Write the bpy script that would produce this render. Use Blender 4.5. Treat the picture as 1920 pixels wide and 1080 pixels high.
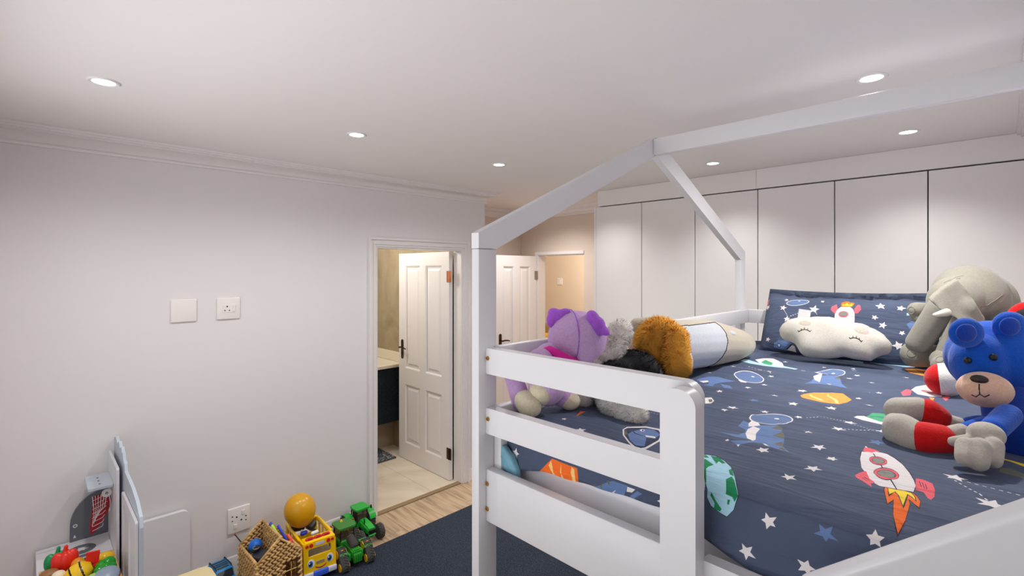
import bpy, bmesh, math, random
import numpy as np
from mathutils import Vector, Matrix, Euler
from mathutils.geometry import delaunay_2d_cdt
from mathutils.bvhtree import BVHTree

for o in list(bpy.data.objects):
    bpy.data.objects.remove(o)
random.seed(11)
SC = bpy.context.scene
COL = SC.collection
PI = math.pi

# ------------------------------------------------------------------ camera, world, lights, exposure
cd = bpy.data.cameras.new('camera')
cam = bpy.data.objects.new('camera', cd)
COL.objects.link(cam)
cam.location = (0, 0, 1.85)
cam.rotation_euler = (PI / 2, 0, math.radians(45.25))
cd.sensor_width = 36
cd.lens = 36 * 920 / 1920
cd.shift_y = -32 / 1920
cd.clip_start = .05
SC.camera = cam

SC.view_settings.view_transform = 'Standard'
SC.view_settings.look = 'None'
SC.view_settings.exposure = 0.12
SC.view_settings.gamma = 1
SC.view_settings.use_curve_mapping = False
SC.cycles.max_bounces = 10
SC.cycles.diffuse_bounces = 7
SC.cycles.sample_clamp_indirect = 4

w = bpy.data.worlds.new('daylight')
SC.world = w
w.use_nodes = True
w.node_tree.nodes['Background'].inputs[0].default_value = (.80, .90, 1, 1)
w.node_tree.nodes['Background'].inputs[1].default_value = .35


def lamp(name, kind, loc, energy, color, rot=(0, 0, 0), **kw):
    d = bpy.data.lights.new(name, kind)
    d.energy = energy
    d.color = color
    for k, v in kw.items():
        setattr(d, k, v)
    o = bpy.data.objects.new(name, d)
    COL.objects.link(o)
    o.location = loc
    o.rotation_euler = rot
    return o


# daylight entering through the bedroom window (the window is in the wall behind the camera)
lamp('window_daylight', 'AREA', (-1.4, -.75, 1.45), 12, (.95, .97, 1), (math.radians(90), 0, 0), shape='RECTANGLE', size=2.5, size_y=1.7)
# unseen upward fill light, added outside the window to brighten the ceiling
lamp('ceiling_fill', 'AREA', (-1.0, -3.6, .0), 420, (1, .97, .95), (PI, 0, 0), shape='RECTANGLE', size=7, size_y=4.4)
# recessed downlights, hallway and bathroom lamps
DOWN = [(-2.35, .205), (-2.35, 1.206), (-2.35, 2.21), (-.345, 2.175), (-1.345, 3.17), (-.35, 3.15), (-2.35, 3.17)]
for dx, dy in DOWN:
    near = dy > 3          # the ones just in front of the wardrobes have a tighter beam
    e = 18 if near else (56 if dx > -1 else 31)
    lamp('downlight_beam', 'SPOT', (dx, dy, 2.515), e, (1, .985, .965), (0, 0, 0), spot_size=math.radians(124 if near else 164), spot_blend=1, shadow_soft_size=.04)
lamp('passage_downlight_beam', 'SPOT', (-3.3, 3.6, 2.52), 46, (1, .95, .90), (0, 0, 0), spot_size=math.radians(150), spot_blend=1, shadow_soft_size=.04)
lamp('hallway_lamp', 'POINT', (-4.0, 5.4, 2.2), 52, (1, .95, .88), shadow_soft_size=.12)
lamp('bathroom_lamp', 'POINT', (-4.3, 1.9, 2.3), 34, (1, .95, .86), shadow_soft_size=.15)


# ------------------------------------------------------------------ materials
def lin(c):
    return tuple(((v / 255) / 12.92 if v / 255 <= .04045 else ((v / 255 + .055) / 1.055) ** 2.4) for v in c) + (1,)


def mat(name, rgb, rough=.5, bump=None, var=None, metal=0, emit=0, sheen=0, trans=0, spec=None):
    m = bpy.data.materials.new(name)
    m.use_nodes = True
    nt = m.node_tree
    b = nt.nodes['Principled BSDF']
    b.inputs['Base Color'].default_value = lin(rgb)
    b.inputs['Roughness'].default_value = rough
    b.inputs['Metallic'].default_value = metal
    b.inputs['Sheen Weight'].default_value = sheen
    b.inputs['Transmission Weight'].default_value = trans
    if spec is not None:
        b.inputs['Specular IOR Level'].default_value = spec
    if emit:
        b.inputs['Emission Color'].default_value = lin(rgb)
        b.inputs['Emission Strength'].default_value = emit
    tc = nt.nodes.new('ShaderNodeTexCoord')
    if var:
        n = nt.nodes.new('ShaderNodeTexNoise')
        n.inputs['Scale'].default_value = var[0]
        n.inputs['Detail'].default_value = 4
        nt.links.new(tc.outputs['Object'], n.inputs['Vector'])
        r = nt.nodes.new('ShaderNodeMapRange')
        r.inputs[1].default_value = .25
        r.inputs[2].default_value = .75
        r.inputs[3].default_value = 1 - var[1]
        r.inputs[4].default_value = 1 + var[1]
        nt.links.new(n.outputs[0], r.inputs[0])
        mx = nt.nodes.new('ShaderNodeMix')
        mx.data_type = 'RGBA'
        mx.blend_type = 'MULTIPLY'
        mx.inputs[0].default_value = 1
        mx.inputs[6].default_value = lin(rgb)
        nt.links.new(r.outputs[0], mx.inputs[7])
        nt.links.new(mx.outputs[2], b.inputs['Base Color'])
    if bump:
        n2 = nt.nodes.new('ShaderNodeTexNoise')
        n2.inputs['Scale'].default_value = bump[0]
        n2.inputs['Detail'].default_value = 3
        nt.links.new(tc.outputs['Object'], n2.inputs['Vector'])
        bp = nt.nodes.new('ShaderNodeBump')
        bp.inputs['Strength'].default_value = bump[1]
        bp.inputs['Distance'].default_value = bump[2] if len(bump) > 2 else .002
        nt.links.new(n2.outputs[0], bp.inputs['Height'])
        nt.links.new(bp.outputs[0], b.inputs['Normal'])
    return m


def creased(m, stretch=(5, 34, 30), strength=.95, dist=.009):
    """adds long soft creases on top of a cloth material"""
    nt = m.node_tree
    b = nt.nodes['Principled BSDF']
    tc = nt.nodes.new('ShaderNodeTexCoord')
    mp = nt.nodes.new('ShaderNodeMapping')
    mp.inputs['Scale'].default_value = stretch
    mp.inputs['Rotation'].default_value = (0, 0, .22)
    n = nt.nodes.new('ShaderNodeTexNoise')
    n.inputs['Scale'].default_value = 1
    n.inputs['Detail'].default_value = 3
    n.inputs['Distortion'].default_value = .8
    bp = nt.nodes.new('ShaderNodeBump')
    bp.inputs['Strength'].default_value = strength
    bp.inputs['Distance'].default_value = dist
    nt.links.new(tc.outputs['Object'], mp.inputs['Vector'])
    nt.links.new(mp.outputs[0], n.inputs['Vector'])
    nt.links.new(n.outputs[0], bp.inputs['Height'])
    old = b.inputs['Normal'].links
    if old:
        nt.links.new(old[0].from_socket, bp.inputs['Normal'])
    nt.links.new(bp.outputs[0], b.inputs['Normal'])
    return m


def wood_floor(name, base, dark):
    m = bpy.data.materials.new(name)
    m.use_nodes = True
    nt = m.node_tree
    b = nt.nodes['Principled BSDF']
    b.inputs['Roughness'].default_value = .45
    tc = nt.nodes.new('ShaderNodeTexCoord')
    oi = nt.nodes.new('ShaderNodeObjectInfo')
    mp = nt.nodes.new('ShaderNodeMapping')
    mp.inputs['Scale'].default_value = (1.6, 22, 22)
    nt.links.new(tc.outputs['Object'], mp.inputs['Vector'])
    ad = nt.nodes.new('ShaderNodeVectorMath')
    ad.operation = 'ADD'
    sc = nt.nodes.new('ShaderNodeVectorMath')
    sc.operation = 'SCALE'
    sc.inputs['Scale'].default_value = 13
    cb = nt.nodes.new('ShaderNodeCombineXYZ')
    nt.links.new(oi.outputs['Random'], cb.inputs[0])
    nt.links.new(oi.outputs['Random'], cb.inputs[1])
    nt.links.new(cb.outputs[0], sc.inputs[0])
    nt.links.new(mp.outputs[0], ad.inputs[0])
    nt.links.new(sc.outputs[0], ad.inputs[1])
    n = nt.nodes.new('ShaderNodeTexNoise')
    n.inputs['Scale'].default_value = 1.6
    n.inputs['Detail'].default_value = 8
    n.inputs['Distortion'].default_value = .7
    nt.links.new(ad.outputs[0], n.inputs['Vector'])
    r = nt.nodes.new('ShaderNodeValToRGB')
    r.color_ramp.elements[0].position = .34
    r.color_ramp.elements[0].color = lin(dark)
    r.color_ramp.elements[1].position = .58
    r.color_ramp.elements[1].color = lin(base)
    nt.links.new(n.outputs[0], r.inputs[0])
    nt.links.new(r.outputs[0], b.inputs['Base Color'])
    return m


def marble(name, a, c, scale):
    m = mat(name, a, .3)
    nt = m.node_tree
    b = nt.nodes['Principled BSDF']
    tc = nt.nodes.new('ShaderNodeTexCoord')
    n = nt.nodes.new('ShaderNodeTexNoise')
    n.inputs['Scale'].default_value = scale
    n.inputs['Detail'].default_value = 6
    n.inputs['Distortion'].default_value = 1.2
    r = nt.nodes.new('ShaderNodeValToRGB')
    r.color_ramp.elements[0].position = .35
    r.color_ramp.elements[0].color = lin(c)
    r.color_ramp.elements[1].position = .65
    r.color_ramp.elements[1].color = lin(a)
    nt.links.new(tc.outputs['Object'], n.inputs['Vector'])
    nt.links.new(n.outputs[0], r.inputs[0])
    nt.links.new(r.outputs[0], b.inputs['Base Color'])
    return m


def speckle(name, base, fleck, scale, amount, rough=.95, bump=.5):
    m = mat(name, base, rough, bump=(scale * .8, bump, .003), sheen=.0, spec=.1)
    nt = m.node_tree
    b = nt.nodes['Principled BSDF']
    tc = nt.nodes.new('ShaderNodeTexCoord')
    n = nt.nodes.new('ShaderNodeTexNoise')
    n.inputs['Scale'].default_value = scale
    n.inputs['Detail'].default_value = 1
    r = nt.nodes.new('ShaderNodeValToRGB')
    r.color_ramp.elements[0].position = amount
    r.color_ramp.elements[0].color = lin(base)
    r.color_ramp.elements[1].position = amount + .12
    r.color_ramp.elements[1].color = lin(fleck)
    nt.links.new(tc.outputs['Object'], n.inputs['Vector'])
    nt.links.new(n.outputs[0], r.inputs[0])
    nt.links.new(r.outputs[0], b.inputs['Base Color'])
    return m


WALL = mat('wall_paint', (224, 221, 222), .8, bump=(90, .04))
CEIL = mat('ceiling_paint', (234, 231, 231), .85)
TRIM = mat('white_trim_paint', (230, 226, 226), .4)
PASS = mat('passage_paint', (216, 202, 190), .8)
HALL = mat('hallway_paint', (222, 206, 184), .8)
BATHW = marble('bathroom_plaster', (168, 154, 128), (146, 132, 106), 3)
BATHF = marble('bathroom_tile', (226, 214, 196), (206, 192, 170), 2.2)
BED = mat('white_lacquer', (219, 218, 221), .35, bump=(30, .03))
WARD = mat('wardrobe_melamine', (236, 233, 231), .38)
GAP = mat('shadow_gap_brown', (70, 58, 50), .8)
OAK = wood_floor('oak_laminate', (184, 160, 132), (146, 121, 96))
RUG = speckle('navy_carpet', (40, 46, 58), (84, 92, 104), 260, .56)
BROWN = mat('brown_threshold', (140, 116, 84), .5)
BRASS = mat('brass', (190, 150, 84), .3, metal=1)
BRONZE = mat('antique_bronze', (78, 66, 50), .38, metal=1)
COPPER = mat('copper', (240, 172, 136), .3, metal=1)
STEEL = mat('steel', (170, 165, 155), .35, metal=1)
PLASTIC = mat('white_plastic', (233, 229, 226), .3)
BLACK = mat('black_plastic', (22, 22, 24), .4)
DGREY = mat('charcoal_plastic', (52, 54, 58), .5)
NAVY = speckle('vanity_navy', (28, 36, 42), (60, 74, 80), 160, .6, .5, .1)
STONE = mat('vanity_stone', (226, 218, 198), .35)
BEIGE = mat('vanity_plinth_beige', (170, 152, 128), .6)
GLASS = bpy.data.materials.new('window_glass')
GLASS.use_nodes = True
_n = GLASS.node_tree.nodes
_l = GLASS.node_tree.links
_m = _n.new('ShaderNodeMixShader'); _t = _n.new('ShaderNodeBsdfTransparent'); _g = _n.new('ShaderNodeBsdfGlossy')
_g.inputs['Roughness'].default_value = .02
_m.inputs[0].default_value = .06
_l.new(_t.outputs[0], _m.inputs[1]); _l.new(_g.outputs[0], _m.inputs[2]); _l.new(_m.outputs[0], _n['Material Output'].inputs[0])
LIGHTON = mat('lit_lamp', (255, 250, 244), .4, emit=6)
RIM = mat('lamp_ring', (226, 226, 228), .3)


# ------------------------------------------------------------------ geometry helpers
def box(bm, c, s, bev=0, seg=2, rot=None):
    t = bmesh.new()
    bmesh.ops.create_cube(t, size=1)
    for v in t.verts:
        v.co = Vector((v.co.x * s[0], v.co.y * s[1], v.co.z * s[2]))
    if bev:
        bmesh.ops.bevel(t, geom=list(t.edges), offset=bev, segments=seg, profile=.5, affect='EDGES')
    M = Matrix.Translation(Vector(c))
    if rot is not None:
        M = M @ (rot.to_4x4() if isinstance(rot, Matrix) else Euler(rot).to_matrix().to_4x4())
    t.transform(M)
    join(bm, t)


def bx(bm, x0, x1, y0, y1, z0, z1, bev=0, seg=2):
    box(bm, ((x0 + x1) / 2, (y0 + y1) / 2, (z0 + z1) / 2), (abs(x1 - x0), abs(y1 - y0), abs(z1 - z0)), bev, seg)


def join(bm, t):
    me = bpy.data.meshes.new('tmp')
    t.to_mesh(me)
    t.free()
    bm.from_mesh(me)
    bpy.data.meshes.remove(me)


def frame_of(d):
    d = Vector(d).normalized()
    return d.to_track_quat('Z', 'Y').to_matrix()


def cyl(bm, p0, p1, r0, r1=None, seg=16, caps=True):
    r1 = r0 if r1 is None else r1
    p0 = Vector(p0)
    p1 = Vector(p1)
    t = bmesh.new()
    bmesh.ops.create_cone(t, cap_ends=caps, segments=seg, radius1=r0, radius2=r1, depth=(p1 - p0).length)
    t.transform(Matrix.Translation((p0 + p1) / 2) @ frame_of(p1 - p0).to_4x4())
    join(bm, t)


def ell(bm, c, r, rot=None, u=20, v=12):
    if isinstance(r, (int, float)):
        r = (r, r, r)
    t = bmesh.new()
    bmesh.ops.create_uvsphere(t, u_segments=u, v_segments=v, radius=1)
    M = Matrix.Translation(Vector(c))
    if rot is not None:
        M = M @ (rot.to_4x4() if isinstance(rot, Matrix) else Euler(rot).to_matrix().to_4x4())
    t.transform(M @ Matrix.Diagonal((r[0], r[1], r[2], 1)))
    join(bm, t)


def cap(bm, p0, p1, r0, r1=None):
    r1 = r0 if r1 is None else r1
    p0 = Vector(p0)
    p1 = Vector(p1)
    n = max(2, int((p1 - p0).length / (min(r0, r1) * .14)) + 1)
    for i in range(n + 1):
        f = i / n
        ell(bm, p0.lerp(p1, f), r0 + (r1 - r0) * f, None, 14, 9)


def tube(bm, pts, r, seg=8, closed=False):
    pts = [Vector(p) for p in pts]
    n = len(pts)
    rings = []
    for i, p in enumerate(pts):
        a = pts[i - 1] if (i > 0 or closed) else p
        b = pts[(i + 1) % n] if (i < n - 1 or closed) else p
        M = frame_of(b - a)
        rr = r[i] if isinstance(r, (list, tuple)) else r
        rings.append([bm.verts.new(p + M @ Vector((rr * math.cos(2 * PI * k / seg), rr * math.sin(2 * PI * k / seg), 0))) for k in range(seg)])
    for i in range(n if closed else n - 1):
        A = rings[i]
        B = rings[(i + 1) % n]
        for k in range(seg):
            bm.faces.new((A[k], A[(k + 1) % seg], B[(k + 1) % seg], B[k]))
    if not closed:
        bm.faces.new(rings[0][::-1])
        bm.faces.new(rings[-1])


def plate(bm, outer, holes, fn, thick):
    """2-D outline with holes, extruded; fn(a, b, t) gives the point at depth t (0..thick)."""
    vs = []
    fs = []
    for poly in [outer] + list(holes):
        if sum(a[0] * b[1] - b[0] * a[1] for a, b in zip(poly, list(poly[1:]) + [poly[0]])) < 0:
            poly = list(poly)[::-1]
        fs.append(list(range(len(vs), len(vs) + len(poly))))
        vs += [Vector(p) for p in poly]
    V, E_, F, ov, oe, of = delaunay_2d_cdt(vs, [], fs, 0, 1e-6)
    keep = [f for f, o in zip(F, of) if 0 in o and not any(h in o for h in range(1, len(fs)))]
    lo = [bm.verts.new(fn(v.x, v.y, 0)) for v in V]
    hi = [bm.verts.new(fn(v.x, v.y, thick)) for v in V]
    cnt = {}
    for f in keep:
        bm.faces.new([lo[i] for i in f][::-1])
        bm.faces.new([hi[i] for i in f])
        for a, b in zip(f, list(f[1:]) + [f[0]]):
            cnt[(a, b)] = 1
    for a, b in list(cnt):
        if (b, a) not in cnt:
            bm.faces.new((lo[a], lo[b], hi[b], hi[a]))
    for v in [v for v in bm.verts if not v.link_faces]:
        bm.verts.remove(v)


def rect(x0, x1, y0, y1):
    return [(x0, y0), (x1, y0), (x1, y1), (x0, y1)]


def rrect(x0, x1, y0, y1, r, n=6):
    if not isinstance(r, (list, tuple)):
        r = [r] * 4
    o = []
    for (cx, cy, a, rr) in ((x0 + r[0], y0 + r[0], 180, r[0]), (x1 - r[1], y0 + r[1], 270, r[1]), (x1 - r[2], y1 - r[2], 0, r[2]), (x0 + r[3], y1 - r[3], 90, r[3])):
        if rr <= 0:
            o.append((cx, cy))
            continue
        for i in range(n + 1):
            t = math.radians(a + 90 * i / n)
            o.append((cx + rr * math.cos(t), cy + rr * math.sin(t)))
    return o


def disc2(cx, cy, rx, ry=None, n=20, rot=0):
    ry = rx if ry is None else ry
    return [(cx + rx * math.cos(2 * PI * i / n) * math.cos(rot) - ry * math.sin(2 * PI * i / n) * math.sin(rot), cy + rx * math.cos(2 * PI * i / n) * math.sin(rot) + ry * math.sin(2 * PI * i / n) * math.cos(rot)) for i in range(n)]


XZ = lambda y, s=1: (lambda a, b, t: Vector((a, y + s * t, b)))
YZ = lambda x, s=1: (lambda a, b, t: Vector((x + s * t, a, b)))
XY = lambda z, s=1: (lambda a, b, t: Vector((a, b, z + s * t)))


def sweep(bm, path, prof):
    """profile (d, z) swept along a floor-plan path; d points to the right of the direction of travel, mitred."""
    P_ = [Vector(p) for p in path]
    N = []
    for a, b in zip(P_, P_[1:]):
        d = (b - a).normalized()
        N.append(Vector((d.y, -d.x)))
    rows = []
    for i, p in enumerate(P_):
        if i == 0:
            o = N[0]
        elif i == len(P_) - 1:
            o = N[-1]
        else:
            o = (N[i - 1] + N[i]) / (1 + N[i - 1].dot(N[i]))
        rows.append([bm.verts.new((p.x + o.x * d, p.y + o.y * d, z)) for d, z in prof])
    k = len(prof)
    for A, B in zip(rows, rows[1:]):
        for i in range(k):
            bm.faces.new((A[i], A[(i + 1) % k], B[(i + 1) % k], B[i]))
    bm.faces.new(rows[0])
    bm.faces.new(rows[-1][::-1])


LOCAL = set()


def link(o, parent):
    COL.objects.link(o)
    if parent is not None:
        o.parent = parent
        if parent.name not in LOCAL and parent.parent is None:
            o.matrix_parent_inverse = Matrix.Translation(-parent.location)
    return o


def obj(name, bm, mats, parent=None, smooth=None, label=None):
    me = bpy.data.meshes.new(name)
    bmesh.ops.recalc_face_normals(bm, faces=list(bm.faces))
    bm.to_mesh(me)
    bm.free()
    for m in (mats if isinstance(mats, (list, tuple)) else [mats]):
        me.materials.append(m)
    if smooth is not None:
        me.polygons.foreach_set('use_smooth', [True] * len(me.polygons))
        if smooth < 180:
            me.set_sharp_from_angle(angle=math.radians(smooth))
    o = link(bpy.data.objects.new(name, me), parent)
    if label:
        o['label'] = label
    return o


def tag(o, label, cat, group=None):
    o['label'] = label
    o['category'] = cat
    if group:
        o['group'] = group
    return o


def thing(name, label, cat, loc=(0, 0, 0), rz=None, group=None):
    o = bpy.data.objects.new(name, None)
    COL.objects.link(o)
    o.empty_display_size = .05
    o.location = loc
    if rz is not None:
        o.rotation_euler = (0, 0, rz)
        LOCAL.add(o.name)
    return tag(o, label, cat, group)


def structure(name, bm, m, smooth=None, parent=None):
    o = obj(name, bm, m, parent, smooth)
    if parent is None:
        o['kind'] = 'structure'
    return o


NB = bmesh.new


def blob(name, build, mats, parent=None, vox=.005, sm=6, mfun=None, label=None):
    """one continuous stuffed surface grown from overlapping lumps"""
    bm = NB()
    build(bm)
    me = bpy.data.meshes.new('lump')
    bm.to_mesh(me)
    bm.free()
    t = bpy.data.objects.new('lump', me)
    COL.objects.link(t)
    r = t.modifiers.new('r', 'REMESH')
    r.mode = 'VOXEL'
    r.voxel_size = vox
    s = t.modifiers.new('s', 'SMOOTH')
    s.factor = .5
    s.iterations = sm
    dg = bpy.context.evaluated_depsgraph_get()
    out = bpy.data.meshes.new_from_object(t.evaluated_get(dg))
    bpy.data.objects.remove(t)
    bpy.data.meshes.remove(me)
    out.name = name
    out.materials.clear()
    mats = mats if isinstance(mats, (list, tuple)) else [mats]
    for m in mats:
        out.materials.append(m)
    if mfun:
        out.polygons.foreach_set('material_index', [mfun(p.center, p.normal) for p in out.polygons])
    out.polygons.foreach_set('use_smooth', [True] * len(out.polygons))
    o = link(bpy.data.objects.new(name, out), parent)
    if label:
        o['label'] = label
    return o


def inflate(name, outline, fn, thick, rim, step, mats, parent=None):
    """two stuffed faces sewn together along an outline; fn(u, v, w) places a point w off the middle sheet"""
    q = np.array(outline)
    if sum(a[0] * b[1] - b[0] * a[1] for a, b in zip(q, np.roll(q, -1, 0))) < 0:
        q = q[::-1]
    den = []
    for a, b in zip(q, np.roll(q, -1, 0)):
        k = max(1, int(np.linalg.norm(b - a) / step))
        den += [a + (b - a) * i / k for i in range(k)]
    den = np.array(den)
    rs = random.Random(3)
    vs = [Vector(p) for p in den]
    es = [(i, (i + 1) % len(den)) for i in range(len(den))]
    u0, v0 = q.min(0)
    u1, v1 = q.max(0)
    u = u0
    while u < u1:
        v = v0
        while v < v1:
            vs.append(Vector((u + rs.uniform(-.2, .2) * step, v + rs.uniform(-.2, .2) * step)))
            v += step
        u += step
    V, E_, F, ov, oe, of = delaunay_2d_cdt(vs, es, [list(range(len(den)))], 0, 1e-6)
    vc = np.array([(v.x, v.y) for v in V])
    A, B = den, np.roll(den, -1, 0)
    AB = B - A
    t = np.clip(((vc[:, None] - A[None]) * AB[None]).sum(2) / (AB ** 2).sum(1)[None], 0, 1)
    dist = np.sqrt((((A[None] + AB[None] * t[..., None]) - vc[:, None]) ** 2).sum(2)).min(1)
    w = thick * np.sqrt(np.clip(1 - (1 - np.clip(dist / rim, 0, 1)) ** 2, 0, 1))
    bm = NB()
    inner = [f for f, o in zip(F, of) if o]
    used = set(i for f in inner for i in f)
    up_ = {}
    lo = {}
    for i in used:
        edge = dist[i] < 1e-5
        up_[i] = bm.verts.new(fn(vc[i][0], vc[i][1], w[i]))
        lo[i] = up_[i] if edge else bm.verts.new(fn(vc[i][0], vc[i][1], -w[i]))
    for f in inner:
        bm.faces.new([up_[i] for i in f])
        if not all(up_[i] is lo[i] for i in f):
            bm.faces.new([lo[i] for i in f][::-1])
    for _ in range(4):
        bmesh.ops.smooth_vert(bm, verts=list(bm.verts), factor=.5, use_axis_x=True, use_axis_y=True, use_axis_z=True)
    return obj(name, bm, mats, parent, 180)


def surf(o):
    me = o.data
    return BVHTree.FromPolygons([v.co.copy() for v in me.vertices], [tuple(p.vertices) for p in me.polygons])


def stitch(name, tree, pts, r, m, parent, lift=.0, closed=False, toward=None):
    """an embroidered line lying on a surface; points are pushed onto it"""
    out = []
    for p in pts:
        p = Vector(p)
        q, n, _, _ = tree.find_nearest(p) if toward is None else tree.ray_cast(p, Vector(toward))
        if q is None:
            q, n, _, _ = tree.find_nearest(p)
        out.append(q + n * lift)
    bm = NB()
    tube(bm, out, r, 6, closed)
    return obj(name, bm, m, parent, 180)


def patch_on(name, tree, c, rx, ry, rot, m, parent, toward, lift=.001, thick=.002):
    """a flat oval applique laid on a curved surface (c: centre in front of it, toward: direction onto it)"""
    d = Vector(toward).normalized()
    up = Vector((0, 0, 1))
    a = d.cross(up).normalized()
    b = a.cross(d).normalized()
    a, b = a * math.cos(rot) + b * math.sin(rot), b * math.cos(rot) - a * math.sin(rot)
    bm = NB()
    rings = []
    for k in range(0, 5):
        f = k / 4
        ring = []
        for i in range(20):
            t = 2 * PI * i / 20
            p = Vector(c) - d * .1 + a * rx * f * math.cos(t) + b * ry * f * math.sin(t)
            q, n, _, _ = tree.ray_cast(p, d)
            if q is None:
                q, n, _, _ = tree.find_nearest(p + d * .1)
            ring.append(bm.verts.new(q + n * (lift + thick * (1 - f ** 3))))
            if k == 0:
                break
        rings.append(ring)
    for i in range(20):
        bm.faces.new((rings[0][0], rings[1][i], rings[1][(i + 1) % 20]))
    for k in range(1, 4):
        for i in range(20):
            bm.faces.new((rings[k][i], rings[k + 1][i], rings[k + 1][(i + 1) % 20], rings[k][(i + 1) % 20]))
    return obj(name, bm, m, parent, 180)


def fur(name, src, n, length, width, m, parent, comb=(0, 0, -1), seed=1, mask=None):
    """short pile: one thin blade per hair"""
    rs = np.random.RandomState(seed)
    me = src.data
    co = np.empty(len(me.vertices) * 3)
    me.vertices.foreach_get('co', co)
    co = co.reshape(-1, 3)
    me.calc_loop_triangles()
    tr = np.empty(len(me.loop_triangles) * 3, dtype=np.int32)
    me.loop_triangles.foreach_get('vertices', tr)
    tr = tr.reshape(-1, 3)
    A, B, C_ = co[tr[:, 0]], co[tr[:, 1]], co[tr[:, 2]]
    N = np.cross(B - A, C_ - A)
    ar = np.linalg.norm(N, axis=1)
    N = N / np.maximum(ar[:, None], 1e-12)
    k = rs.choice(len(tr), n, p=ar / ar.sum())
    u = np.sqrt(rs.rand(n, 1))
    v = rs.rand(n, 1)
    p = A[k] * (1 - u) + B[k] * (u * (1 - v)) + C_[k] * (u * v)
    nn = N[k]
    # clumps: neighbouring hairs lean the same way
    cl = rs.randn(60, 3) * .06 + co.mean(0)
    d2 = ((p[:, None, :] - cl[None]) ** 2).sum(2)
    lean = rs.randn(60, 3)[d2.argmin(1)] * 1.3
    d = nn + .55 * np.array(comb)[None] + .35 * lean + .45 * rs.randn(n, 3)
    d /= np.linalg.norm(d, axis=1)[:, None]
    side = np.cross(d, nn + .35 * rs.randn(n, 3))       # blades lie flat against the pile
    side /= np.linalg.norm(side, axis=1)[:, None]
    ln = length * (.6 + .8 * rs.rand(n, 1))
    flip = (np.cross(-side, d) * nn).sum(1) > 0
    side[flip] *= -1
    q = np.empty((n * 3, 3))
    q[0::3] = p - side * width - nn * .001
    q[1::3] = p + side * width - nn * .001
    q[2::3] = p + d * ln
    fm = bpy.data.meshes.new(name)
    fm.vertices.add(n * 3)
    fm.vertices.foreach_set('co', q.ravel())
    fm.loops.add(n * 3)
    fm.loops.foreach_set('vertex_index', np.arange(n * 3, dtype=np.int32))
    fm.polygons.add(n)
    fm.polygons.foreach_set('loop_start', np.arange(0, n * 3, 3, dtype=np.int32))
    fm.polygons.foreach_set('loop_total', np.full(n, 3, dtype=np.int32))
    fm.update(calc_edges=True)
    fm.polygons.foreach_set('use_smooth', [True] * n)
    fm.normals_split_custom_set_from_vertices(np.repeat(nn, 3, axis=0))
    fm.materials.append(m)
    o = link(bpy.data.objects.new(name, fm), parent)
    o['kind'] = 'stuff'
    return o
# ------------------------------------------------------------------ setting
H = 2.55
XL = -3.345
XR = .135
YF = -.35
YW = 3.575

bm = NB(); bx(bm, -7.1, .3, -.7, 6.6, -.12, -.012)
FLOOR = structure('floor', bm, mat('screed', (120, 104, 86), .8))
row = 0
y = YF
while y < 4.3:
    y1 = min(y + .19, 4.33)
    x = -4.12 if y > 2.9 else XL
    off = [.55, 1.15, .8, .3][row % 4]
    first = True
    while x < -.6:
        x1 = min(x + (off if first else 1.28), -.6)
        first = False
        bm = NB(); bx(bm, x + .0008, x1 - .0008, y + .0008, y1 - .0008, -.012, 0, .0015, 1)
        obj('plank', bm, OAK, FLOOR)
        x = x1
    y = y1
    row += 1
bm = NB(); bx(bm, -7.0, -2.0, 4.332, 6.5, -.012, 0)
obj('hallway_flooring', bm, OAK, FLOOR)
bm = NB()
for i in range(4):
    for j in range(4):
        x0 = -5.6 + .04 + i * .54
        y0 = .8 + j * .54
        t = NB(); bx(t, x0 + .001, min(x0 + .539, -3.398), y0 + .001, min(y0 + .539, 2.78), -.012, .002, .001, 1)
        obj('bathroom_tile', t, BATHF, FLOOR)
bm.free()
bm = NB(); bx(bm, -3.398, -3.350, 1.873, 2.707, -.012, .004, .002, 1)
obj('threshold_strip', bm, BROWN, FLOOR)

bm = NB(); bx(bm, -7.1, .3, -.7, 6.6, H, H + .12)
structure('ceiling', bm, CEIL)

DY0, DY1, DH = 1.875, 2.706, 2.035
bm = NB()
plate(bm, [(YF - .28, -.012), (DY0, -.012), (DY0, DH), (DY1, DH), (DY1, -.012), (2.967, -.012), (2.967, H), (YF - .28, H)], [], YZ(XL, -1), .105)
structure('wall_left', bm, WALL)
bm = NB(); bx(bm, -4.1, XL - .105, 2.875, 2.967, -.012, H)
structure('wall_passage_near', bm, PASS)
bm = NB(); bx(bm, -4.2, -4.1, 2.875, 4.3, -.012, H)
structure('wall_passage_left', bm, PASS)
OX0, OX1, OH = -3.83, -3.165, 2.035
bm = NB()
plate(bm, [(-4.2, -.012), (OX0, -.012), (OX0, OH), (OX1, OH), (OX1, -.012), (XR + .1, -.012), (XR + .1, H), (-4.2, H)], [], XZ(4.215), .12)
structure('wall_back', bm, PASS)
bm = NB(); bx(bm, XR, XR + .1, YF - .28, 4.215, -.012, H)
structure('wall_right', bm, WALL)
WX0, WX1, WZ0, WZ1 = -2.45, -.15, .62, 2.20
bm = NB()
plate(bm, rect(XL, XR, -.012, H), [rect(WX0, WX1, WZ0, WZ1)], XZ(YF, -1), .28)
structure('wall_front', bm, WALL)
bm = NB()
plate(bm, rect(WX0, WX1, WZ0, WZ1), [rect(WX0 + .05, -1.325, WZ0 + .05, WZ1 - .05), rect(-1.275, WX1 - .05, WZ0 + .05, WZ1 - .05)], XZ(YF - .23, -1), .05)
WIN = structure('window_1', bm, TRIM)
bm = NB(); bx(bm, WX0 + .05, -1.325, YF - .258, YF - .254, WZ0 + .05, WZ1 - .05)
obj('pane', bm, GLASS, WIN)
bm = NB(); bx(bm, -1.275, WX1 - .05, YF - .258, YF - .254, WZ0 + .05, WZ1 - .05)
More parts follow.
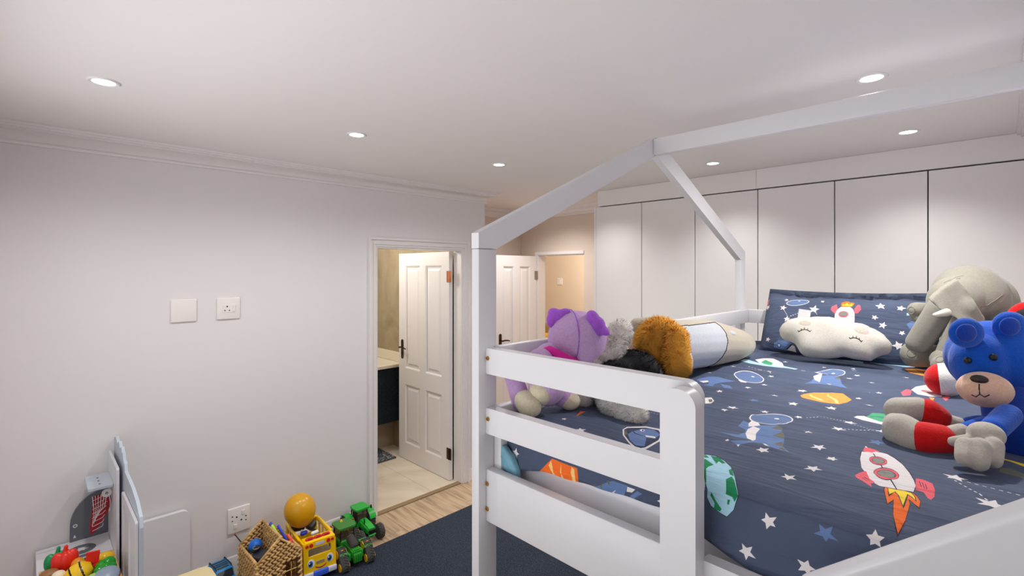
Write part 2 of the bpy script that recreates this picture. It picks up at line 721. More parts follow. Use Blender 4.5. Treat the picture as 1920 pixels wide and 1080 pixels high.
obj('pane', bm, GLASS, WIN)

# hallway beyond the second door, bathroom beyond the first
for nm, b, m in (('wall_hallway_back', (-7, -2, 6.4, 6.5), HALL), ('wall_hallway_left', (-7.0, -6.9, 4.3, 6.4), HALL), ('wall_hallway_right', (-2.1, -2, 4.336, 6.4), HALL), ('wall_hallway_near', (-6.9, -4.2, 4.24, 4.336), HALL),
                 ('wall_bathroom_far', (-5.6, XL - .106, 2.78, 2.874), BATHW), ('wall_bathroom_left', (-5.7, -5.6, .7, 2.874), BATHW), ('wall_bathroom_near', (-5.6, XL - .106, .7, .8), BATHW)):
    bm = NB(); bx(bm, b[0], b[1], b[2], b[3], -.012, H)
    structure(nm, bm, m)

# cornice and skirting
CORN = [(0, 2.458), (.014, 2.458), (.017, 2.464), (.017, 2.472), (.008, 2.4725), (.010, 2.480), (.018, 2.498), (.034, 2.512), (.056, 2.519), (.070, 2.5195), (.070, 2.528), (.084, 2.5285), (.086, 2.537), (.098, 2.5375), (.100, 2.5495), (0, 2.5495)]
bm = NB(); sweep(bm, [(XL, YF), (XL, 2.967), (-4.1, 2.967), (-4.1, 4.215), (-2.557, 4.215)], CORN)
structure('trim_1', bm, TRIM, 30)
bm = NB(); sweep(bm, [(XR, YW), (XR, YF), (XL, YF)], CORN)
structure('trim_2', bm, TRIM, 30)
SK = [(0, 0), (.014, 0), (.014, .07), (.010, .078), (.010, .086), (.006, .098), (0, .1)]
bm = NB(); sweep(bm, [(XL, YF), (XL, 1.806)], SK)
structure('baseboard_left', bm, TRIM, 30)
bm = NB(); sweep(bm, [(XL, 2.775), (XL, 2.967), (-4.1, 2.967), (-4.1, 4.215), (-3.88, 4.215)], SK)
structure('baseboard_passage', bm, TRIM, 30)
bm = NB(); sweep(bm, [(-3.12, 4.215), (-2.557, 4.215)], SK)
structure('baseboard_back', bm, TRIM, 30)


# architrave of the bathroom door: stepped profile, mitred, built as an inverted U
def architrave(name, y0, y1, h, steps, at, parent=None):
    bm = NB()
    for (a, b, d) in steps:
        plate(bm, [(y0 - b, 0), (y0 - a, 0), (y0 - a, h + a), (y1 + a, h + a), (y1 + a, 0), (y1 + b, 0), (y1 + b, h + b), (y0 - b, h + b)], [], at, d)
    return structure(name, bm, TRIM)


architrave('trim_3', DY0, DY1, DH, ((0, .016, .010), (.016, .028, .020), (.028, .052, .012), (.052, .066, .028)), YZ(XL))
bm = NB()
plate(bm, [(DY0, 0), (DY0 + .012, 0), (DY0 + .012, DH - .012), (DY1 - .012, DH - .012), (DY1 - .012, 0), (DY1, 0), (DY1, DH), (DY0, DH)], [], YZ(XL - .105), .105)
structure('trim_4', bm, TRIM)
bm = NB()
plate(bm, [(OX0 - .032, 0), (OX0, 0), (OX0, OH), (OX1, OH), (OX1, OH + .032), (OX0 - .032, OH + .032)], [], XZ(4.215, -1), .012)
structure('trim_5', bm, TRIM)
bm = NB()
plate(bm, [(OX0, 0), (OX0 + .012, 0), (OX0 + .012, OH - .010), (OX1, OH - .010), (OX1, OH), (OX0, OH)], [], XZ(4.216), .118)
structure('trim_6', bm, TRIM)


# panelled door leaves: x from the hinge, +y is the visible side
def door(name, loc, rz, wd, hinge_m, label):
    e = bpy.data.objects.new(name, None)
    COL.objects.link(e)
    e.location = loc
    e.rotation_euler = (0, 0, rz)
    LOCAL.add(e.name)
    e['kind'] = 'structure'
    e['label'] = label
    h = 2.02
    s = .11
    m = wd / 2
    holes = [rect(s, m - .045, .90, 1.90), rect(m + .045, wd - s, .90, 1.90), rect(s, m - .045, .17, .74), rect(m + .045, wd - s, .17, .74)]
    bm = NB()
    plate(bm, rect(0, wd, .006, h), holes, XZ(-.02), .04)
    obj('leaf', bm, TRIM, e)
    for q in holes:
        x0, z0 = q[0]
        x1, z1 = q[2]
        bm = NB()
        bx(bm, x0, x1, -.006, .006, z0, z1)
        # moulding and raised field, both sides
        for sg in (1, -1):
            a = [(x0, z0), (x1, z0), (x1, z1), (x0, z1)]
            for (i0, i1, d0, d1) in ((0, .014, .019, .010), (.03, .05, .006, .013)):
                o_ = [(x0 + i0, z0 + i0), (x1 - i0, z0 + i0), (x1 - i0, z1 - i0), (x0 + i0, z1 - i0)]
                n_ = [(x0 + i1, z0 + i1), (x1 - i1, z0 + i1), (x1 - i1, z1 - i1), (x0 + i1, z1 - i1)]
                A = [bm.verts.new((p, sg * d0, r)) for p, r in o_]
                B = [bm.verts.new((p, sg * d1, r)) for p, r in n_]
                for i in range(4):
                    bm.faces.new((A[i], A[(i + 1) % 4], B[(i + 1) % 4], B[i]))
                if d1 > .012:
                    bm.faces.new(B)
        obj('panel', bm, TRIM, e)
    bm = NB()
    for sg in (1, -1):
        plate(bm, rrect(wd - .082, wd - .044, .985, 1.175, .019), [], XZ(sg * .02, sg), .006)
        cyl(bm, (wd - .063, sg * .02, 1.10), (wd - .063, sg * .062, 1.10), .009, .008, 12)
        tube(bm, [(wd - .063, sg * .058, 1.10), (wd - .10, sg * .060, 1.104), (wd - .14, sg * .058, 1.10), (wd - .172, sg * .056, 1.093)], [.009, .008, .0075, .006], 8)
        cyl(bm, (wd - .063, sg * .022, 1.03), (wd - .063, sg * .030, 1.03), .006, .006, 10)
    bx(bm, wd - .001, wd + .003, -.011, .011, .98, 1.18)
    obj('handle', bm, BRONZE, e, 40, 'antique bronze lever handle on a long plate')
    for zz, hm in ((.24, hinge_m[1]), (1.80, hinge_m[0])):
        bm = NB()
        bx(bm, .001, .032, .02, .0225, zz - .05, zz + .05)
        bx(bm, -.034, -.004, .02, .0225, zz - .05, zz + .05)
        for i in range(5):
            cyl(bm, (-.0015, .024, zz - .05 + i * .02), (-.0015, .024, zz - .0315 + i * .02), .0055, None, 10)
        for px in (.011, .023, -.013, -.025):
            for k in range(4):
                cyl(bm, (px, .0222, zz - .036 + k * .024), (px, .0235, zz - .036 + k * .024), .003, .002, 8)
        obj('hinge', bm, hm, e, 40)
    return e


door('door_1', (XL - .112, 2.666, 0), PI, .812, (COPPER, BRONZE), 'white four-panel bathroom door standing open into the bathroom')
door('door_2', (OX0 - .018, 4.192, 0), -PI / 2, .64, (STEEL, STEEL), 'white panelled passage door standing open beside the hallway opening')

# ------------------------------------------------------------------ bathroom and hallway contents
t = thing('bathroom_vanity', 'dark navy vanity with pale stone top inside the bathroom doorway', 'vanity', (-4.8, 2.3, 0))
bm = NB(); bx(bm, -5.3, -4.41, 1.7, 2.779, .31, .865, .004, 1); obj('cabinet', bm, NAVY, t)
bm = NB(); bx(bm, -5.33, -4.385, 1.68, 2.779, .866, .90, .006, 2); obj('countertop', bm, STONE, t)
bm = NB(); bx(bm, -5.33, -4.385, 2.76, 2.7795, .901, 1.0, .003, 1); obj('upstand', bm, STONE, t)
bm = NB(); bx(bm, -5.25, -4.60, 1.75, 2.779, .003, .309); obj('plinth', bm, BEIGE, t)
t = NB(); bx(t, -4.595, -4.24, 1.95, 2.60, .004, .018, .006, 2)
for i in range(16):
    bx(t, -4.585, -4.255, 1.965 + i * .039, 1.995 + i * .039, .016, .024, .004, 1)
tag(obj('bath_mat', t, speckle('bath_mat_grey', (74, 76, 80), (170, 170, 172), 60, .52), None), 'ribbed dark grey bath mat on the cream bathroom tiles', 'mat')

t = thing('light_switch', 'small white switch plate on the tan hallway wall beyond the door', 'switch', (-5.31, 6.395, 1.672))
bm = NB(); bx(bm, -5.36, -5.25, 6.386, 6.3995, 1.615, 1.73, .006, 2); obj('plate', bm, PLASTIC, t)
bm = NB(); bx(bm, -5.325, -5.285, 6.378, 6.386, 1.64, 1.705, .003, 1); obj('rocker', bm, PLASTIC, t)

BRN = mat('brown_upholstery', (150, 116, 78), .8, bump=(120, .2))
t = thing('armchair', 'brown upholstered armchair in the hallway seen through the open doorway', 'armchair', (-5.2, 5.7, 0))
bm = NB(); bx(bm, -5.6, -4.8, 5.95, 6.15, .15, .99, .06, 3); obj('backrest', bm, BRN, t, 50)
bm = NB(); bx(bm, -5.6, -4.8, 5.35, 5.94, .15, .45, .05, 3); obj('seat', bm, BRN, t, 50)
for xx in (-5.72, -4.79):
    bm = NB(); bx(bm, xx, xx + .11, 5.35, 6.15, .15, .62, .04, 3); obj('arm', bm, BRN, t, 50)
for xx in (-5.62, -4.78):
    for yy in (5.42, 6.08):
        bm = NB(); cyl(bm, (xx, yy, 0), (xx, yy, .16), .018, .024, 10); obj('leg', bm, BLACK, t, 40)
o = blob('cushion', lambda b: (box(b, (-5.13, 5.85, .66), (.5, .16, .42), .07, 3, (math.radians(-12), 0, 0))), mat('mustard_cotton', (214, 160, 40), .85, bump=(90, .3)), None, .012, 6)
tag(o, 'mustard yellow cushion on the brown armchair in the hallway', 'cushion')

# ------------------------------------------------------------------ wardrobes
WS = [-2.553, -2.102, -1.652, -1.206, -.755, -.31, XR]
LAB = ['white two-door built-in wardrobe next to the passage opening', 'white two-door built-in wardrobe in the middle of the run behind the bed', 'white two-door built-in wardrobe nearest the side wall, behind the slumped elephant toy']
for k in range(3):
    x0, x1, x2 = WS[2 * k], WS[2 * k + 1], WS[2 * k + 2]
    t = thing('wardrobe', LAB[k], 'wardrobe', ((x0 + x2) / 2, YW + .3, 0), None, 'built-in wardrobes')
    bm = NB()
    bx(bm, x0 + .001, x2 - .001, YW + .024, 4.214, .08, 2.41)
    bx(bm, x0 + .001, x2 - .001, YW + .06, 4.214, 0, .08)
    obj('carcass', bm, [GAP], t)
    for a, b in ((x0, x1), (x1, x2)):
        bm = NB(); bx(bm, a + .0025, b - .0035, YW, YW + .02, .085, 2.408, .0015, 1)
        obj('door', bm, WARD, t)
bm = NB(); bx(bm, -2.575, -2.5545, YW + .002, 4.2135, 0, 2.412, .001, 1)
tag(obj('wardrobe_end_panel', bm, WARD), 'narrow white end panel closing the wardrobe run at the passage', 'panel')
bm = NB(); bx(bm, -2.533, -1.217, YW - .002, 4.214, 2.416, H - .001, .001, 1)
BULK = structure('trim_7', bm, WARD)
bm = NB(); bx(bm, -1.215, XR - .001, YW - .002, 4.214, 2.416, H - .001, .001, 1)
structure('trim_8', bm, WARD)

# ------------------------------------------------------------------ downlights
DL = ['recessed round downlight above the toy kitchen', 'recessed round downlight in mid ceiling between toy kitchen and bathroom door', 'recessed round downlight above the bathroom door', 'recessed round downlight over the bed, above the long roof beam',
      'recessed round downlight in front of the wardrobes, seen inside the bed roof triangle', 'recessed round downlight close to the wardrobes below the long roof beam']
for k, (dx, dy) in enumerate(DOWN[:6]):
    if k == 0:
        d0 = t = thing('downlight', DL[0], 'downlight', (dx, dy, H), None, 'recessed ceiling downlights')
        bm = NB()
        A = [(.034, 0), (.036, -.004), (.046, -.006), (.049, -.003), (.049, 0)]
        rr = [[bm.verts.new((dx + r * math.cos(2 * PI * i / 28), dy + r * math.sin(2 * PI * i / 28), H + z)) for r, z in A] for i in range(28)]
        for i in range(28):
            for j in range(4):
                bm.faces.new((rr[i][j], rr[i][j + 1], rr[(i + 1) % 28][j + 1], rr[(i + 1) % 28][j]))
        obj('ring', bm, RIM, t, 40)
        bm = NB(); cyl(bm, (dx, dy, H - .0025), (dx, dy, H - .0005), .035, None, 28)
        obj('lamp', bm, LIGHTON, t)
    else:
        r = d0.copy(); COL.objects.link(r); r.location = (dx, dy, H); r['label'] = DL[k]
        for ch in list(d0.children):
            c = ch.copy(); COL.objects.link(c); c.parent = r; c.matrix_parent_inverse = ch.matrix_parent_inverse.copy()


# ------------------------------------------------------------------ wall plates
def plate_on_wall(name, label, y0, y1, z0, z1):
    t = thing(name, label, 'socket' if 'socket' in name else 'cover', (XL, (y0 + y1) / 2, (z0 + z1) / 2))
    bm = NB(); bx(bm, XL + .0003, XL + .011, y0, y1, z0, z1, .005, 3)
    obj('faceplate', bm, PLASTIC, t, 40)
    return t


plate_on_wall('blank_wall_plate', 'blank square white cover plate high on the bare wall', .585, .712, 1.555, 1.686)
t = plate_on_wall('wall_socket', 'square white wall socket with one outlet, beside the blank plate', .815, .942, 1.556, 1.687)
bm = NB(); bx(bm, XL + .011, XL + .0135, .845, .915, 1.598, 1.645, .001, 1); obj('module', bm, PLASTIC, t)
bm = NB(); bx(bm, XL + .0135, XL + .017, .900, .913, 1.603, 1.640, .001, 1); obj('rocker', bm, PLASTIC, t)
for yy, zz, r in ((.869, 1.634, .0045), (.857, 1.610, .0036), (.881, 1.610, .0036)):
    bm = NB(); cyl(bm, (XL + .0133, yy, zz), (XL + .0142, yy, zz), r, None, 10); obj('pin_hole', bm, BLACK, t)
t = plate_on_wall('double_wall_socket', 'white double wall socket low on the wall above the woven basket', .873, 1.0, .240, .395)
for yy, zz, r in ((.898, .345, .0042), (.898, .318, .0036), (.922, .336, .005), (.948, .312, .005), (.974, .328, .0042), (.974, .303, .0036)):
    bm = NB(); cyl(bm, (XL + .0105, yy, zz), (XL + .0118, yy, zz), r, None, 10); obj('pin_hole', bm, BLACK, t)
for yy, zz in ((.914, .282), (.958, .356)):
    bm = NB(); bx(bm, XL + .011, XL + .015, yy - .009, yy + .009, zz - .013, zz + .013, .001, 1); obj('rocker', bm, PLASTIC, t)

# ------------------------------------------------------------------ carpet
bm = NB(); bx(bm, -2.967, .12, .72, 3.2, .0005, .012, .004, 2)
tag(obj('navy_carpet', bm, RUG), 'dark navy low-pile carpet covering the wooden floor under the bed', 'carpet')
# ------------------------------------------------------------------ house bed
X1, X0 = -1.046, -1.077          # inner and outer face of the left-hand posts
bed = thing('house_bed', 'white wooden loft bed with a house-shaped roof frame', 'bed', (-.5, 1.9, 0))


def part(name, bm, smooth=35, label=None, m=None):
    return obj(name, bm, m or BED, bed, smooth, label)


for (a, b) in ((.905, .974), (2.832, 2.901)):
    bm = NB(); bx(bm, X0, X1, a, b, .0125, 1.9125, .003, 2); part('post', bm)
    bm = NB(); bx(bm, .07, .101, a, b, .0125, 1.9125, .003, 2); part('post', bm)
# rafters: mitred beams of the two gables
ap_y, ap_o, ap_i = 1.903, 2.418, 2.340
for xa in (X0, .07):
    for sg in (1, -1):
        f = (lambda y: y) if sg == 1 else (lambda y: 2 * ap_y - y)
        poly = [(f(.905), 1.914), (f(.974), 1.914), (ap_y - sg * .001, ap_i), (ap_y - sg * .001, ap_o), (f(.905), 1.958)]
        bm = NB(); plate(bm, poly if sg == 1 else poly[::-1], [], YZ(xa), .031)
        bmesh.ops.bevel(bm, geom=[e for e in bm.edges if len(e.link_faces) == 2 and e.calc_face_angle(0) > .3], offset=.0025, segments=2, affect='EDGES')
        part('rafter', bm)
bm = NB(); bx(bm, X1 + .0005, .0695, 1.872, 1.902, 2.336, 2.404, .003, 2); part('ridge_beam', bm)

# foot rails (outer face at y .932)
YR0, YR1 = .932, .962
for nm, z0, z1 in (('guard_rail', 1.557, 1.630), ('guard_rail', 1.387, 1.460)):
    bm = NB(); plate(bm, rrect(X1 + .0005, -.424, z0, z1, [.004, .034, .034, .004]), [], XZ(YR0), .03)
    bmesh.ops.bevel(bm, geom=[e for e in bm.edges if len(e.link_faces) == 2 and e.calc_face_angle(0) > 1.2], offset=.004, segments=2, affect='EDGES')
    part(nm, bm)
bm = NB(); bx(bm, X1 + .0005, -.424, YR0, YR1, 1.137, 1.286, .004, 2); part('bed_rail', bm)
bm = NB(); plate(bm, rrect(-.4195, .0695, 1.15, 1.292, [.004, .004, .004, .008]), [], XZ(YR0 - .004), .03)
bmesh.ops.bevel(bm, geom=[e for e in bm.edges if len(e.link_faces) == 2 and e.calc_face_angle(0) > 1.2], offset=.004, segments=2, affect='EDGES')
part('bed_rail', bm)
# long rails on the gable side, far rails
for nm, z0, z1 in (('guard_rail', 1.562, 1.635), ('guard_rail', 1.390, 1.463), ('bed_rail', 1.137, 1.386)):
    bm = NB(); bx(bm, X1 + .0005, -1.016, YR1 + .0005, 2.869, z0, z1, .004, 2); part(nm, bm)
    bm = NB(); bx(bm, X1 + .0005, .0695, 2.8695, 2.901, z0, z1, .004, 2); part(nm, bm)
# short entrance post with a rounded top
bm = NB(); plate(bm, rrect(-.485, -.412, .0125, 1.622, [.001, .001, .034, .034], 10), [], XZ(.894), .0375)
bmesh.ops.bevel(bm, geom=[e for e in bm.edges if len(e.link_faces) == 2 and e.calc_face_angle(0) > 1.2], offset=.006, segments=3, affect='EDGES')
part('entrance_post', bm)
# sloping guard board beside the entrance
c = Vector((-.10, .887, 0)); sl = math.atan2(1.567 - 1.343, .27)
zc = 1.343 + (-.10 + .255) * math.tan(sl)
up = Vector((-math.sin(sl), 0, math.cos(sl)))
bm = NB(); box(bm, (0, 0, 0), (.42, .03, .18), .010, 4)
# hinged on its upper rear edge: the face leans in below
M_ = Matrix.Translation(Vector((-.10, .902, zc)) + Vector((.02, 0, .02 * math.tan(sl)))) @ Matrix.Rotation(-sl, 4, 'Y') @ Matrix.Rotation(math.radians(24), 4, 'X') @ Matrix.Translation((0, -.015, -.09))
bm.transform(M_)
part('sloping_guard_board', bm, 50)
# slats under the mattress
for i in range(10):
    y = 1.03 + i * .195
    bm = NB(); bx(bm, -1.015, .069, y, y + .08, 1.139, 1.158, .002, 1); part('slat', bm)
# brass bolts
for (xx, yy, zz) in ((-1.0415, YR0, 1.602), (-1.0405, YR0, 1.430), (-1.0435, YR0, 1.2455), (-1.0435, YR0, 1.174)):
    bm = NB()
    xx += .004
    A = [(0, -.0012), (.0022, -.0012), (.0026, -.003), (.0056, -.0032), (.0066, -.001), (.0066, .001)]
    rr = [[bm.verts.new((xx + r * math.cos(2 * PI * i / 18), yy + z, zz + r * math.sin(2 * PI * i / 18))) for r, z in A[1:]] for i in range(18)]
    for i in range(18):
        for j in range(4):
            bm.faces.new((rr[i][j], rr[i][j + 1], rr[(i + 1) % 18][j + 1], rr[(i + 1) % 18][j]))
    bm.faces.new([r[0] for r in rr])
    part('bolt', bm, 40, 'brass bolt head', BRASS)
bm = NB()
for i, (yy, zz) in enumerate(((2.13, 1.600), (2.27, 1.611))):
    plate(bm, disc2(yy, zz, .007, .004, 10), [], YZ(-1.0159), .0004)
part('wood_knot', bm, None, 'small dark knot showing through the paint', mat('knot_brown', (150, 140, 132), .5))['kind'] = 'stuff'

# ------------------------------------------------------------------ mattress
SHEET = mat('white_sheet', (236, 233, 238), .8, bump=(14, .25, .01))
bm = NB(); bx(bm, -1.012, .066, 1.004, 2.866, 1.160, 1.398, .03, 4)
tag(obj('mattress', bm, SHEET, None, 60), 'mattress in a white fitted sheet on the loft bed', 'mattress')

